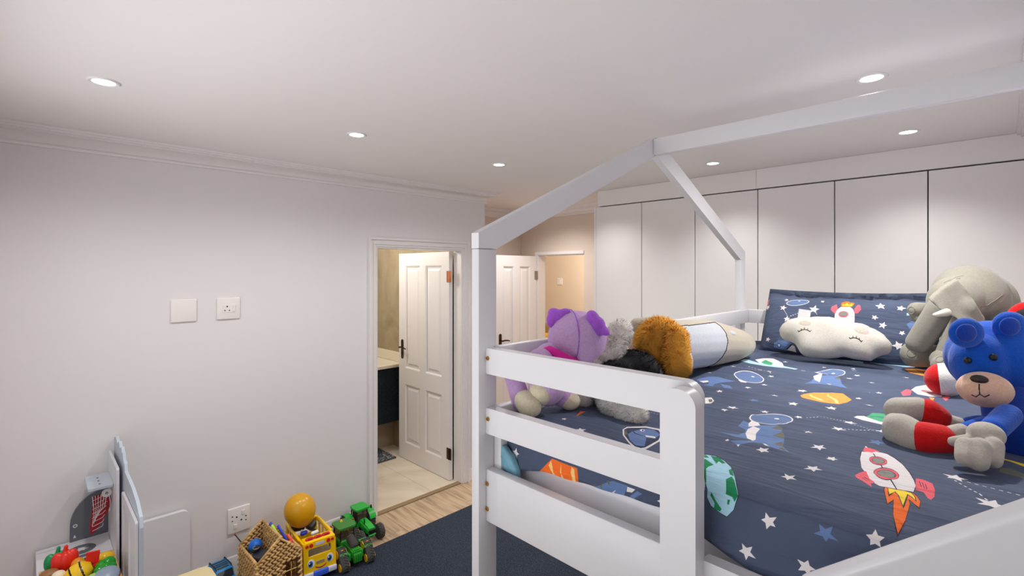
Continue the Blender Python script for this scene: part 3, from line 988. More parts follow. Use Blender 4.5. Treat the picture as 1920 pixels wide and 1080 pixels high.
# ------------------------------------------------------------------ printed bedding
DUVET_PRINTS=[
('dark',[(-0.236,1.363),(-0.229,1.306),(-0.217,1.256),(-0.203,1.212),(-0.187,1.178),(-0.171,1.158),(-0.148,1.166),(-0.123,1.183),(-0.123,1.22),(-0.129,1.252),(-0.14,1.29),(-0.157,1.334),(-0.175,1.366),(-0.19,1.386),(-0.199,1.389),(-0.218,1.377)]),
('white',[(-0.234,1.359),(-0.228,1.307),(-0.217,1.258),(-0.203,1.217),(-0.187,1.182),(-0.172,1.162),(-0.149,1.171),(-0.124,1.187),(-0.124,1.219),(-0.13,1.248),(-0.141,1.285),(-0.157,1.329),(-0.175,1.36),(-0.19,1.38),(-0.198,1.383),(-0.217,1.371)]),
('pink',[(-0.233,1.366),(-0.235,1.396),(-0.227,1.404),(-0.213,1.399),(-0.204,1.386),(-0.216,1.366)]),
('white',[(-0.234,1.4),(-0.237,1.413),(-0.234,1.412),(-0.23,1.403)]),
('dark',[(-0.214,1.362),(-0.212,1.363),(-0.147,1.178),(-0.149,1.177)]),
('dark',[(-0.182,1.319),(-0.181,1.312),(-0.182,1.305),(-0.184,1.3),(-0.187,1.295),(-0.191,1.292),(-0.195,1.291),(-0.199,1.292),(-0.203,1.294),(-0.206,1.298),(-0.21,1.304),(-0.212,1.311),(-0.213,1.318),(-0.214,1.326),(-0.213,1.333),(-0.211,1.339),(-0.208,1.344),(-0.204,1.347),(-0.2,1.348),(-0.196,1.347),(-0.192,1.344),(-0.188,1.34),(-0.185,1.334),(-0.183,1.327)]),
('pink',[(-0.182,1.319),(-0.182,1.313),(-0.183,1.307),(-0.185,1.302),(-0.188,1.298),(-0.191,1.296),(-0.195,1.295),(-0.199,1.295),(-0.203,1.297),(-0.206,1.301),(-0.209,1.306),(-0.211,1.312),(-0.212,1.318),(-0.213,1.325),(-0.212,1.331),(-0.21,1.336),(-0.207,1.34),(-0.204,1.343),(-0.2,1.344),(-0.196,1.343),(-0.192,1.341),(-0.188,1.337),(-0.186,1.332),(-0.184,1.326)]),
('dark',[(-0.186,1.319),(-0.186,1.314),(-0.187,1.31),(-0.188,1.306),(-0.19,1.303),(-0.193,1.301),(-0.195,1.3),(-0.198,1.301),(-0.201,1.303),(-0.204,1.305),(-0.206,1.309),(-0.208,1.313),(-0.209,1.318),(-0.209,1.323),(-0.208,1.328),(-0.207,1.332),(-0.205,1.335),(-0.202,1.337),(-0.199,1.338),(-0.196,1.337),(-0.193,1.335),(-0.19,1.332),(-0.188,1.329),(-0.187,1.324)]),
('grey',[(-0.187,1.319),(-0.187,1.315),(-0.187,1.311),(-0.189,1.307),(-0.191,1.304),(-0.193,1.303),(-0.196,1.302),(-0.198,1.302),(-0.201,1.304),(-0.203,1.306),(-0.205,1.31),(-0.207,1.314),(-0.208,1.318),(-0.208,1.323),(-0.207,1.327),(-0.206,1.331),(-0.204,1.334),(-0.202,1.335),(-0.199,1.336),(-0.196,1.336),(-0.193,1.334),(-0.191,1.331),(-0.189,1.328),(-0.188,1.324)]),
('dark',[(-0.153,1.251),(-0.153,1.241),(-0.154,1.232),(-0.157,1.225),(-0.161,1.219),(-0.165,1.215),(-0.17,1.213),(-0.176,1.214),(-0.181,1.217),(-0.186,1.222),(-0.19,1.229),(-0.193,1.237),(-0.195,1.247),(-0.195,1.257),(-0.194,1.266),(-0.191,1.274),(-0.187,1.281),(-0.182,1.285),(-0.177,1.286),(-0.171,1.285),(-0.166,1.282),(-0.161,1.276),(-0.157,1.269),(-0.154,1.26)]),
('pink',[(-0.154,1.251),(-0.154,1.242),(-0.155,1.234),(-0.158,1.227),(-0.161,1.222),(-0.166,1.218),(-0.171,1.216),(-0.176,1.217),(-0.181,1.22),(-0.186,1.224),(-0.19,1.231),(-0.192,1.238),(-0.194,1.247),(-0.194,1.256),(-0.193,1.264),(-0.19,1.272),(-0.186,1.277),(-0.182,1.281),(-0.176,1.283),(-0.171,1.282),(-0.166,1.279),(-0.161,1.274),(-0.157,1.267),(-0.155,1.259)]),
('dark',[(-0.158,1.25),(-0.158,1.244),(-0.159,1.238),(-0.161,1.232),(-0.164,1.228),(-0.168,1.225),(-0.171,1.224),(-0.175,1.224),(-0.179,1.226),(-0.183,1.23),(-0.186,1.235),(-0.188,1.241),(-0.189,1.247),(-0.189,1.254),(-0.188,1.26),(-0.186,1.266),(-0.183,1.27),(-0.18,1.273),(-0.176,1.274),(-0.172,1.274),(-0.168,1.272),(-0.164,1.268),(-0.161,1.263),(-0.159,1.257)]),
('grey',[(-0.16,1.25),(-0.16,1.244),(-0.161,1.238),(-0.162,1.233),(-0.165,1.23),(-0.168,1.227),(-0.172,1.226),(-0.175,1.226),(-0.179,1.228),(-0.182,1.232),(-0.185,1.236),(-0.187,1.241),(-0.188,1.247),(-0.188,1.254),(-0.187,1.259),(-0.185,1.265),(-0.182,1.269),(-0.179,1.271),(-0.176,1.272),(-0.172,1.272),(-0.168,1.27),(-0.165,1.266),(-0.162,1.261),(-0.16,1.256)]),
('pink',[(-0.205,1.234),(-0.214,1.221),(-0.218,1.197),(-0.211,1.176),(-0.197,1.155),(-0.179,1.129),(-0.185,1.158),(-0.182,1.183),(-0.194,1.202)]),
('dark',[(-0.204,1.202),(-0.203,1.205),(-0.191,1.187),(-0.191,1.184)]),
('dark',[(-0.205,1.191),(-0.205,1.195),(-0.192,1.175),(-0.193,1.173)]),
('pink',[(-0.128,1.261),(-0.117,1.262),(-0.102,1.25),(-0.096,1.222),(-0.094,1.187),(-0.097,1.165),(-0.102,1.171),(-0.11,1.196),(-0.122,1.2)]),
('dark',[(-0.122,1.247),(-0.121,1.249),(-0.115,1.219),(-0.116,1.218)]),
('dark',[(-0.117,1.243),(-0.116,1.244),(-0.11,1.215),(-0.111,1.214)]),
('dark',[(-0.112,1.238),(-0.111,1.239),(-0.106,1.211),(-0.107,1.21)]),
('dark',[(-0.166,1.167),(-0.16,1.123),(-0.148,1.07),(-0.142,1.092),(-0.136,1.045),(-0.123,0.993),(-0.118,1.037),(-0.118,1.093),(-0.122,1.114),(-0.105,1.081),(-0.107,1.127),(-0.116,1.165),(-0.126,1.187),(-0.147,1.178)]),
('orange',[(-0.164,1.164),(-0.159,1.125),(-0.148,1.076),(-0.142,1.098),(-0.136,1.047),(-0.123,0.998),(-0.119,1.038),(-0.119,1.092),(-0.124,1.121),(-0.106,1.086),(-0.108,1.125),(-0.116,1.161),(-0.126,1.182),(-0.147,1.173)]),
('dark',[(-0.16,1.165),(-0.156,1.136),(-0.15,1.104),(-0.147,1.146),(-0.139,1.121),(-0.125,1.07),(-0.126,1.127),(-0.128,1.153),(-0.121,1.14),(-0.112,1.115),(-0.118,1.157),(-0.126,1.182),(-0.137,1.182)]),
('yellow',[(-0.159,1.165),(-0.155,1.138),(-0.15,1.113),(-0.147,1.154),(-0.138,1.124),(-0.127,1.081),(-0.128,1.127),(-0.13,1.161),(-0.121,1.146),(-0.115,1.126),(-0.119,1.155),(-0.126,1.177),(-0.137,1.179)]),
('dark',[(-0.488,1.084),(-0.48,1.101),(-0.463,1.108),(-0.438,1.092),(-0.412,1.064),(-0.385,1.016),(-0.363,0.984),(-0.369,0.956),(-0.383,0.936),(-0.398,0.939),(-0.419,0.944),(-0.427,0.957),(-0.427,0.974),(-0.435,0.985)]),
('pale',[(-0.486,1.08),(-0.478,1.096),(-0.461,1.102),(-0.437,1.088),(-0.412,1.061),(-0.386,1.015),(-0.365,0.984),(-0.37,0.956),(-0.383,0.938),(-0.397,0.94),(-0.417,0.945),(-0.426,0.958),(-0.426,0.974),(-0.433,0.985)]),
('green',[(-0.475,1.056),(-0.468,1.064),(-0.441,1.044),(-0.444,1.026),(-0.445,1.015),(-0.431,0.985),(-0.434,0.985)]),
('green',[(-0.47,1.096),(-0.454,1.101),(-0.429,1.076),(-0.432,1.066),(-0.443,1.075),(-0.44,1.055),(-0.453,1.072)]),
('green',[(-0.398,1.003),(-0.392,1.014),(-0.383,1.006),(-0.365,0.983),(-0.369,0.97),(-0.375,0.977),(-0.388,0.978),(-0.389,0.985)]),
('green',[(-0.417,0.972),(-0.407,0.96),(-0.394,0.948),(-0.397,0.942),(-0.411,0.942),(-0.409,0.953),(-0.419,0.965)]),
('green',[(-0.383,0.97),(-0.378,0.971),(-0.379,0.962),(-0.383,0.962)]),
('green',[(-0.408,1.04),(-0.407,1.053),(-0.395,1.029),(-0.389,1.017),(-0.398,1.02)]),
('green',[(-0.485,1.08),(-0.478,1.091),(-0.466,1.079),(-0.471,1.072),(-0.48,1.075)]),
('orange2',[(-0.486,1.838),(-0.484,1.875),(-0.461,1.917),(-0.422,1.963),(-0.392,1.972),(-0.356,1.911),(-0.358,1.856),(-0.37,1.805),(-0.393,1.793),(-0.415,1.788),(-0.456,1.8),(-0.473,1.808)]),
('cream',[(-0.469,1.89),(-0.453,1.859),(-0.427,1.84),(-0.411,1.814),(-0.424,1.813),(-0.454,1.845),(-0.467,1.865)]),
('cream',[(-0.432,1.951),(-0.416,1.896),(-0.387,1.87),(-0.373,1.818),(-0.38,1.811),(-0.395,1.862),(-0.421,1.891)]),
('orange2',[(-0.304,2.632),(-0.277,2.677),(-0.221,2.646),(-0.215,2.552),(-0.237,2.522),(-0.28,2.564)]),
('cream',[(-0.288,2.629),(-0.279,2.647),(-0.238,2.585),(-0.246,2.564)]),
('orange',[(-0.89,0.872),(-0.845,0.92),(-0.8,0.921),(-0.76,0.92),(-0.753,0.87),(-0.8,0.868),(-0.834,0.87),(-0.884,0.865)]),
('cream',[(-0.848,0.914),(-0.857,0.899),(-0.834,0.871),(-0.817,0.871),(-0.84,0.886),(-0.844,0.902)]),
('cream',[(-0.811,0.918),(-0.814,0.894),(-0.797,0.881),(-0.789,0.869),(-0.808,0.869)]),
('cream',[(-0.776,0.919),(-0.778,0.904),(-0.768,0.87),(-0.757,0.87),(-0.765,0.891),(-0.768,0.915)]),
('orange',[(-0.86,1.108),(-0.879,1.152),(-0.863,1.159)]),
('blue',[(-0.511,1.364),(-0.514,1.412),(-0.491,1.4),(-0.466,1.4),(-0.433,1.434),(-0.406,1.381),(-0.388,1.333),(-0.378,1.287),(-0.353,1.249),(-0.333,1.247),(-0.357,1.232),(-0.393,1.253),(-0.418,1.272),(-0.435,1.23),(-0.45,1.202),(-0.474,1.215),(-0.451,1.241),(-0.438,1.285),(-0.462,1.279),(-0.479,1.262),(-0.525,1.281),(-0.507,1.291),(-0.487,1.3),(-0.481,1.332),(-0.487,1.354)]),
('olive',[(-0.431,1.43),(-0.417,1.417),(-0.411,1.396),(-0.437,1.392)]),
('olive',[(-0.408,1.386),(-0.398,1.367),(-0.389,1.338),(-0.419,1.345)]),
('olive',[(-0.388,1.319),(-0.379,1.293),(-0.374,1.279),(-0.4,1.29)]),
('olive',[(-0.375,1.277),(-0.364,1.26),(-0.358,1.244),(-0.381,1.265)]),
('white',[(-0.495,1.396),(-0.497,1.426),(-0.482,1.427),(-0.466,1.4),(-0.478,1.383),(-0.487,1.375)]),
('white',[(-0.477,1.325),(-0.483,1.358),(-0.478,1.383),(-0.458,1.375),(-0.456,1.338),(-0.441,1.293),(-0.442,1.275),(-0.46,1.288)]),
('white',[(-0.418,1.272),(-0.412,1.274),(-0.391,1.246),(-0.404,1.249)]),
('white',[(-0.484,1.21),(-0.481,1.22),(-0.475,1.215),(-0.479,1.209)]),
('white',[(-0.453,1.202),(-0.448,1.208),(-0.446,1.193)]),
('white',[(-0.417,1.51),(-0.415,1.499),(-0.415,1.487),(-0.417,1.475),(-0.42,1.464),(-0.425,1.453),(-0.432,1.443),(-0.44,1.434),(-0.448,1.427),(-0.457,1.422),(-0.467,1.419),(-0.476,1.418),(-0.485,1.419),(-0.493,1.422),(-0.501,1.428),(-0.506,1.436),(-0.511,1.445),(-0.513,1.456),(-0.514,1.468),(-0.513,1.48),(-0.509,1.493),(-0.504,1.505),(-0.497,1.515),(-0.489,1.525),(-0.48,1.532),(-0.47,1.538),(-0.46,1.541),(-0.45,1.541),(-0.441,1.539),(-0.433,1.535),(-0.426,1.528),(-0.42,1.52)]),
('blue2',[(-0.42,1.508),(-0.418,1.497),(-0.418,1.487),(-0.42,1.476),(-0.423,1.465),(-0.428,1.454),(-0.434,1.445),(-0.441,1.437),(-0.449,1.43),(-0.458,1.425),(-0.466,1.423),(-0.475,1.422),(-0.484,1.423),(-0.491,1.426),(-0.498,1.432),(-0.503,1.439),(-0.507,1.448),(-0.51,1.458),(-0.51,1.469),(-0.509,1.48),(-0.506,1.492),(-0.501,1.503),(-0.495,1.513),(-0.487,1.521),(-0.479,1.528),(-0.469,1.533),(-0.46,1.536),(-0.451,1.537),(-0.442,1.535),(-0.435,1.531),(-0.428,1.525),(-0.423,1.517)]),
('white',[(-0.448,1.495),(-0.447,1.49),(-0.449,1.485),(-0.453,1.483),(-0.457,1.484),(-0.459,1.488),(-0.459,1.493),(-0.457,1.498),(-0.454,1.5),(-0.45,1.499)]),
('blue',[(-0.843,1.837),(-0.825,1.908),(-0.793,1.922),(-0.719,1.894),(-0.752,1.835),(-0.759,1.806),(-0.735,1.724),(-0.761,1.713),(-0.774,1.791),(-0.796,1.834),(-0.828,1.818)]),
('blue',[(-0.745,1.82),(-0.707,1.812),(-0.68,1.765),(-0.709,1.765)]),
('white',[(-0.721,1.926),(-0.692,1.938),(-0.681,1.9),(-0.7,1.897)]),
('white',[(-0.822,1.814),(-0.802,1.844),(-0.789,1.824),(-0.798,1.798)]),
('white',[(-0.647,1.986),(-0.643,1.97),(-0.642,1.955),(-0.643,1.942),(-0.646,1.93),(-0.652,1.921),(-0.659,1.915),(-0.668,1.912),(-0.678,1.911),(-0.69,1.914),(-0.702,1.92),(-0.715,1.928),(-0.727,1.939),(-0.739,1.953),(-0.749,1.968),(-0.758,1.985),(-0.766,2.002),(-0.77,2.019),(-0.773,2.036),(-0.772,2.051),(-0.769,2.064),(-0.763,2.074),(-0.755,2.08),(-0.745,2.084),(-0.733,2.083),(-0.721,2.08),(-0.707,2.072),(-0.694,2.062),(-0.682,2.049),(-0.671,2.035),(-0.661,2.019),(-0.653,2.002)]),
('blue2',[(-0.651,1.986),(-0.647,1.971),(-0.646,1.958),(-0.647,1.945),(-0.65,1.935),(-0.655,1.926),(-0.662,1.92),(-0.67,1.917),(-0.68,1.917),(-0.691,1.919),(-0.702,1.925),(-0.714,1.933),(-0.725,1.943),(-0.736,1.956),(-0.746,1.97),(-0.755,1.985),(-0.761,2.001),(-0.766,2.017),(-0.768,2.033),(-0.767,2.047),(-0.764,2.058),(-0.759,2.068),(-0.752,2.074),(-0.742,2.077),(-0.731,2.077),(-0.719,2.073),(-0.707,2.067),(-0.695,2.057),(-0.683,2.046),(-0.673,2.032),(-0.664,2.017),(-0.656,2.002)]),
('white',[(-0.689,2.008),(-0.688,2),(-0.69,1.996),(-0.694,1.997),(-0.699,2.002),(-0.703,2.01),(-0.704,2.017),(-0.702,2.021),(-0.697,2.021),(-0.692,2.016)]),
('blue',[(-0.565,2.1),(-0.521,2.111),(-0.53,2.205),(-0.465,2.271),(-0.429,2.138),(-0.4,2.076),(-0.439,2.082),(-0.495,2.057),(-0.523,2.028),(-0.511,2.088)]),
('olive',[(-0.464,2.265),(-0.442,2.19),(-0.465,2.202)]),
('white',[(-0.536,2.199),(-0.519,2.26),(-0.505,2.178),(-0.494,2.112),(-0.519,2.147)]),
('white',[(-0.47,2.104),(-0.456,2.111),(-0.456,2.08)]),
('white',[(-0.464,2.376),(-0.462,2.362),(-0.462,2.346),(-0.464,2.33),(-0.468,2.314),(-0.473,2.298),(-0.48,2.284),(-0.487,2.272),(-0.496,2.262),(-0.505,2.254),(-0.514,2.249),(-0.524,2.247),(-0.533,2.248),(-0.541,2.252),(-0.548,2.26),(-0.553,2.27),(-0.558,2.282),(-0.56,2.296),(-0.56,2.312),(-0.559,2.329),(-0.556,2.345),(-0.55,2.362),(-0.544,2.377),(-0.536,2.39),(-0.527,2.401),(-0.517,2.409),(-0.507,2.414),(-0.497,2.415),(-0.488,2.414),(-0.48,2.408),(-0.473,2.4),(-0.468,2.389)]),
('blue2',[(-0.467,2.373),(-0.465,2.359),(-0.466,2.345),(-0.467,2.33),(-0.471,2.315),(-0.476,2.3),(-0.482,2.287),(-0.489,2.276),(-0.497,2.266),(-0.505,2.259),(-0.514,2.254),(-0.523,2.253),(-0.531,2.254),(-0.539,2.258),(-0.545,2.264),(-0.551,2.274),(-0.554,2.285),(-0.557,2.299),(-0.557,2.313),(-0.556,2.329),(-0.552,2.344),(-0.548,2.359),(-0.541,2.373),(-0.534,2.386),(-0.525,2.396),(-0.516,2.403),(-0.507,2.408),(-0.498,2.409),(-0.49,2.408),(-0.482,2.403),(-0.476,2.395),(-0.471,2.385)]),
('white',[(-0.494,2.35),(-0.494,2.343),(-0.496,2.336),(-0.499,2.333),(-0.503,2.334),(-0.505,2.339),(-0.506,2.346),(-0.504,2.353),(-0.5,2.356),(-0.497,2.355)]),
('blue',[(-0.721,0.888),(-0.701,0.892),(-0.686,0.902),(-0.667,0.914),(-0.653,0.92),(-0.617,0.919),(-0.622,0.903),(-0.63,0.88),(-0.649,0.878),(-0.646,0.895),(-0.677,0.875),(-0.706,0.872)]),
('blue',[(-0.589,0.917),(-0.576,0.915),(-0.595,0.9),(-0.602,0.883),(-0.613,0.882),(-0.608,0.899)]),
('olive',[(-0.713,0.89),(-0.705,0.894),(-0.702,0.885)]),
('olive',[(-0.691,0.899),(-0.682,0.904),(-0.683,0.891)]),
('olive',[(-0.67,0.915),(-0.662,0.918),(-0.662,0.906)]),
('white',[(-0.677,0.875),(-0.646,0.901),(-0.653,0.889),(-0.667,0.876)]),
('white',[(-0.617,0.917),(-0.595,0.918),(-0.604,0.908),(-0.619,0.905)]),
('white',[(-0.699,1.095),(-0.708,1.13),(-0.68,1.178),(-0.644,1.185),(-0.616,1.151),(-0.592,1.091),(-0.589,1.022),(-0.604,1.007),(-0.639,1.028),(-0.677,1.062)]),
('blue3',[(-0.695,1.096),(-0.701,1.122),(-0.675,1.168),(-0.641,1.174),(-0.619,1.148),(-0.599,1.097),(-0.596,1.03),(-0.608,1.016),(-0.642,1.036),(-0.676,1.067)]),
('blue',[(-0.672,1.077),(-0.675,1.115),(-0.674,1.158),(-0.651,1.169),(-0.62,1.146),(-0.611,1.103),(-0.622,1.08),(-0.601,1.036),(-0.618,1.025),(-0.649,1.048)]),
('olive',[(-0.692,1.092),(-0.685,1.094),(-0.672,1.076),(-0.673,1.066)]),
('white',[(-0.663,1.143),(-0.662,1.14),(-0.661,1.137),(-0.66,1.135),(-0.66,1.132),(-0.661,1.13),(-0.662,1.129),(-0.663,1.128),(-0.665,1.128),(-0.666,1.129),(-0.668,1.13),(-0.67,1.132),(-0.672,1.134),(-0.673,1.137),(-0.674,1.139),(-0.674,1.142),(-0.674,1.145),(-0.674,1.147),(-0.673,1.148),(-0.672,1.149),(-0.67,1.149),(-0.668,1.148),(-0.666,1.147),(-0.665,1.145)]),
('dark',[(-0.665,1.141),(-0.664,1.139),(-0.663,1.137),(-0.662,1.135),(-0.662,1.134),(-0.662,1.133),(-0.662,1.132),(-0.663,1.132),(-0.664,1.132),(-0.664,1.133),(-0.666,1.134),(-0.667,1.136),(-0.668,1.138),(-0.669,1.14),(-0.67,1.142),(-0.67,1.143),(-0.671,1.145),(-0.671,1.146),(-0.671,1.147),(-0.67,1.147),(-0.669,1.146),(-0.668,1.145),(-0.667,1.144),(-0.666,1.143)]),
('dark',[(-0.678,1.112),(-0.658,1.09),(-0.635,1.091),(-0.608,1.101),(-0.606,1.097),(-0.632,1.087),(-0.658,1.086),(-0.679,1.108)]),
('white',[(-0.639,1.104),(-0.619,1.118),(-0.611,1.104),(-0.63,1.092)]),
('pale2',[(-0.863,2.334),(-0.876,2.424),(-0.835,2.408),(-0.76,2.349),(-0.699,2.389),(-0.633,2.361),(-0.634,2.321),(-0.681,2.296),(-0.74,2.286),(-0.809,2.3)]),
('white',[(-0.833,2.434),(-0.819,2.496),(-0.779,2.512),(-0.717,2.436),(-0.694,2.382),(-0.742,2.359),(-0.787,2.365)]),
('green2',[(-0.799,2.408),(-0.793,2.451),(-0.753,2.422),(-0.74,2.369),(-0.762,2.355)]),
('white',[(-0.302,1.648),(-0.3,1.677),(-0.286,1.688),(-0.254,1.666),(-0.228,1.657),(-0.218,1.626),(-0.248,1.629),(-0.279,1.631)]),
('green2',[(-0.279,1.686),(-0.275,1.743),(-0.26,1.772),(-0.24,1.767),(-0.223,1.706),(-0.223,1.662),(-0.247,1.661)]),
('teal',[(-0.272,1.702),(-0.251,1.729),(-0.231,1.725),(-0.226,1.711),(-0.25,1.705),(-0.272,1.683)]),
('white',[(-0.232,2.165),(-0.229,2.25),(-0.202,2.293),(-0.17,2.26),(-0.144,2.178),(-0.151,2.113),(-0.177,2.101),(-0.21,2.111)]),
('pink',[(-0.167,2.158),(-0.168,2.149),(-0.169,2.141),(-0.172,2.135),(-0.176,2.132),(-0.18,2.132),(-0.185,2.134),(-0.191,2.139),(-0.196,2.146),(-0.2,2.155),(-0.204,2.166),(-0.207,2.177),(-0.208,2.188),(-0.208,2.198),(-0.207,2.206),(-0.204,2.212),(-0.2,2.215),(-0.195,2.215),(-0.189,2.213),(-0.184,2.207),(-0.179,2.2),(-0.174,2.19),(-0.171,2.179),(-0.168,2.169)]),
('grey',[(-0.173,2.162),(-0.173,2.156),(-0.174,2.151),(-0.176,2.148),(-0.179,2.146),(-0.183,2.146),(-0.186,2.148),(-0.19,2.151),(-0.194,2.156),(-0.197,2.162),(-0.199,2.169),(-0.201,2.176),(-0.202,2.183),(-0.202,2.19),(-0.201,2.195),(-0.199,2.198),(-0.196,2.2),(-0.192,2.2),(-0.189,2.198),(-0.185,2.195),(-0.181,2.189),(-0.178,2.183),(-0.176,2.176),(-0.174,2.169)]),
('pink',[(-0.254,2.112),(-0.245,2.158),(-0.229,2.152),(-0.227,2.094),(-0.244,2.077)]),
('pink',[(-0.204,2.309),(-0.178,2.317),(-0.149,2.202),(-0.167,2.23)]),
('pink',[(-0.151,2.113),(-0.127,2.137),(-0.137,2.073)]),
('orange2',[(-0.179,2.093),(-0.165,2.091),(-0.167,2.05)]),
('pale2',[(-0.417,2.697),(-0.312,2.766),(-0.238,2.74),(-0.302,2.675)]),
('pale2',[(-0.565,2.658),(-0.458,2.709),(-0.451,2.644),(-0.486,2.644)]),
('yellow',[(-0.008,1.533),(0.008,1.529),(0.026,1.516),(0.025,1.494),(0.005,1.508),(-0.008,1.52)]),
('olive',[(-0.011,1.45),(0.005,1.46),(0.024,1.44),(0.024,1.418),(0.003,1.424),(-0.011,1.427)]),
('white',[(-0.698,1.584),(-0.683,1.599),(-0.66,1.566),(-0.651,1.521),(-0.664,1.508)]),
('olive',[(-0.682,1.572),(-0.673,1.58),(-0.661,1.556),(-0.66,1.53)]),
('white',[(-0.0718,1.302),(-0.0681,1.296),(-0.0703,1.295),(-0.074,1.301)]),
('white',[(-0.0644,1.29),(-0.0606,1.285),(-0.0628,1.283),(-0.0666,1.289)]),
('white',[(-0.0569,1.279),(-0.0532,1.273),(-0.0554,1.272),(-0.0591,1.277)]),
('white',[(-0.0495,1.267),(-0.0458,1.262),(-0.048,1.26),(-0.0517,1.266)]),
('white',[(-0.0421,1.256),(-0.0384,1.25),(-0.0406,1.248),(-0.0443,1.254)]),
('white',[(-0.0346,1.244),(-0.0309,1.238),(-0.0331,1.237),(-0.0368,1.243)]),
('white',[(-0.0272,1.232),(-0.0235,1.227),(-0.0257,1.225),(-0.0294,1.231)]),
('white',[(-0.0552,1.312),(-0.0497,1.312),(-0.0498,1.309),(-0.0554,1.31)]),
('white',[(-0.0441,1.312),(-0.0385,1.311),(-0.0387,1.308),(-0.0443,1.309)]),
('white',[(-0.033,1.311),(-0.0274,1.31),(-0.0276,1.308),(-0.0331,1.308)]),
('white',[(-0.0218,1.31),(-0.0162,1.31),(-0.0164,1.307),(-0.022,1.308)]),
('white',[(-0.0107,1.309),(-0.0051,1.309),(-0.0053,1.306),(-0.0108,1.307)]),
('white',[(0.0005,1.309),(0.006,1.308),(0.0059,1.306),(0.0003,1.306)]),
('white',[(0.0116,1.308),(0.0172,1.308),(0.017,1.305),(0.0114,1.305)]),
('white',[(-0.3958,1.551),(-0.3923,1.554),(-0.3906,1.552),(-0.3941,1.549)]),
('white',[(-0.3888,1.556),(-0.3853,1.559),(-0.3836,1.557),(-0.3871,1.554)]),
('white',[(-0.3818,1.562),(-0.3783,1.565),(-0.3766,1.563),(-0.3801,1.56)]),
('white',[(-0.3748,1.568),(-0.3713,1.571),(-0.3696,1.569),(-0.3731,1.566)]),
('white',[(-0.3678,1.573),(-0.3643,1.576),(-0.3626,1.574),(-0.3661,1.571)]),
('white',[(-0.3608,1.579),(-0.3573,1.582),(-0.3556,1.58),(-0.3591,1.577)]),
('white',[(-0.3519,1.581),(-0.3482,1.581),(-0.3481,1.579),(-0.3518,1.579)]),
('white',[(-0.3444,1.582),(-0.3407,1.582),(-0.3406,1.579),(-0.3443,1.579)]),
('white',[(-0.3369,1.582),(-0.3332,1.582),(-0.3331,1.58),(-0.3368,1.579)]),
('white',[(-0.3294,1.582),(-0.3257,1.583),(-0.3256,1.58),(-0.3293,1.58)]),
('white',[(-0.3219,1.583),(-0.3182,1.583),(-0.3181,1.58),(-0.3218,1.58)]),
('white',[(-0.3144,1.583),(-0.3107,1.583),(-0.3106,1.581),(-0.3143,1.58)]),
('white',[(-0.2925,1.566),(-0.289,1.565),(-0.2898,1.562),(-0.2933,1.563)]),
('white',[(-0.2854,1.564),(-0.2819,1.562),(-0.2827,1.56),(-0.2862,1.561)]),
('white',[(-0.2783,1.561),(-0.2748,1.56),(-0.2756,1.558),(-0.2791,1.559)]),
('white',[(-0.2712,1.559),(-0.2676,1.558),(-0.2684,1.555),(-0.272,1.556)]),
('white',[(-0.2641,1.557),(-0.2605,1.555),(-0.2613,1.553),(-0.2649,1.554)]),
('white',[(-0.257,1.554),(-0.2534,1.553),(-0.2542,1.551),(-0.2578,1.552)]),
('white',[(-0.2499,1.552),(-0.2463,1.551),(-0.2471,1.548),(-0.2507,1.549)]),
('white',[(-0.2428,1.55),(-0.2392,1.548),(-0.24,1.546),(-0.2436,1.547)]),
('white',[(-0.2356,1.547),(-0.2321,1.546),(-0.2329,1.544),(-0.2364,1.545)]),
('white',[(-0.2984,1.511),(-0.2945,1.512),(-0.2934,1.51),(-0.2973,1.508)]),
('white',[(-0.2906,1.514),(-0.2867,1.516),(-0.2856,1.514),(-0.2895,1.512)]),
('white',[(-0.2828,1.518),(-0.2789,1.52),(-0.2778,1.517),(-0.2817,1.516)]),
('white',[(-0.275,1.521),(-0.2712,1.523),(-0.2701,1.521),(-0.274,1.519)]),
('white',[(-0.2673,1.525),(-0.2634,1.527),(-0.2623,1.524),(-0.2662,1.523)]),
('white',[(-0.2595,1.528),(-0.2556,1.53),(-0.2545,1.528),(-0.2584,1.526)]),
('white',[(-0.2517,1.532),(-0.2478,1.534),(-0.2467,1.532),(-0.2506,1.53)]),
('white',[(-0.2439,1.536),(-0.24,1.537),(-0.239,1.535),(-0.2428,1.533)]),
('white',[(-0.2362,1.539),(-0.2323,1.541),(-0.2312,1.539),(-0.2351,1.537)]),
('white',[(-0.8275,2.233),(-0.8205,2.231),(-0.8214,2.229),(-0.8283,2.231)]),
('white',[(-0.8136,2.229),(-0.8067,2.226),(-0.8075,2.224),(-0.8145,2.226)]),
('white',[(-0.7997,2.224),(-0.7928,2.221),(-0.7936,2.219),(-0.8006,2.221)]),
('white',[(-0.7858,2.219),(-0.7789,2.216),(-0.7797,2.214),(-0.7867,2.216)]),
('white',[(-0.7719,2.214),(-0.765,2.212),(-0.7658,2.209),(-0.7728,2.212)]),
('white',[(-0.758,2.209),(-0.7511,2.207),(-0.752,2.204),(-0.7589,2.207)]),
('white',[(-0.7442,2.204),(-0.7372,2.202),(-0.7381,2.199),(-0.745,2.202)]),
('white',[(-0.7303,2.199),(-0.7233,2.197),(-0.7242,2.194),(-0.7311,2.197)]),
('white',[(-0.7164,2.194),(-0.7094,2.192),(-0.7103,2.189),(-0.7172,2.192)]),
('white',[(-0.8044,2.154),(-0.7982,2.155),(-0.7977,2.152),(-0.8039,2.151)]),
('white',[(-0.792,2.156),(-0.7858,2.157),(-0.7853,2.154),(-0.7915,2.153)]),
('white',[(-0.7796,2.158),(-0.7734,2.159),(-0.773,2.157),(-0.7792,2.156)]),
('white',[(-0.7673,2.16),(-0.7611,2.162),(-0.7606,2.159),(-0.7668,2.158)]),
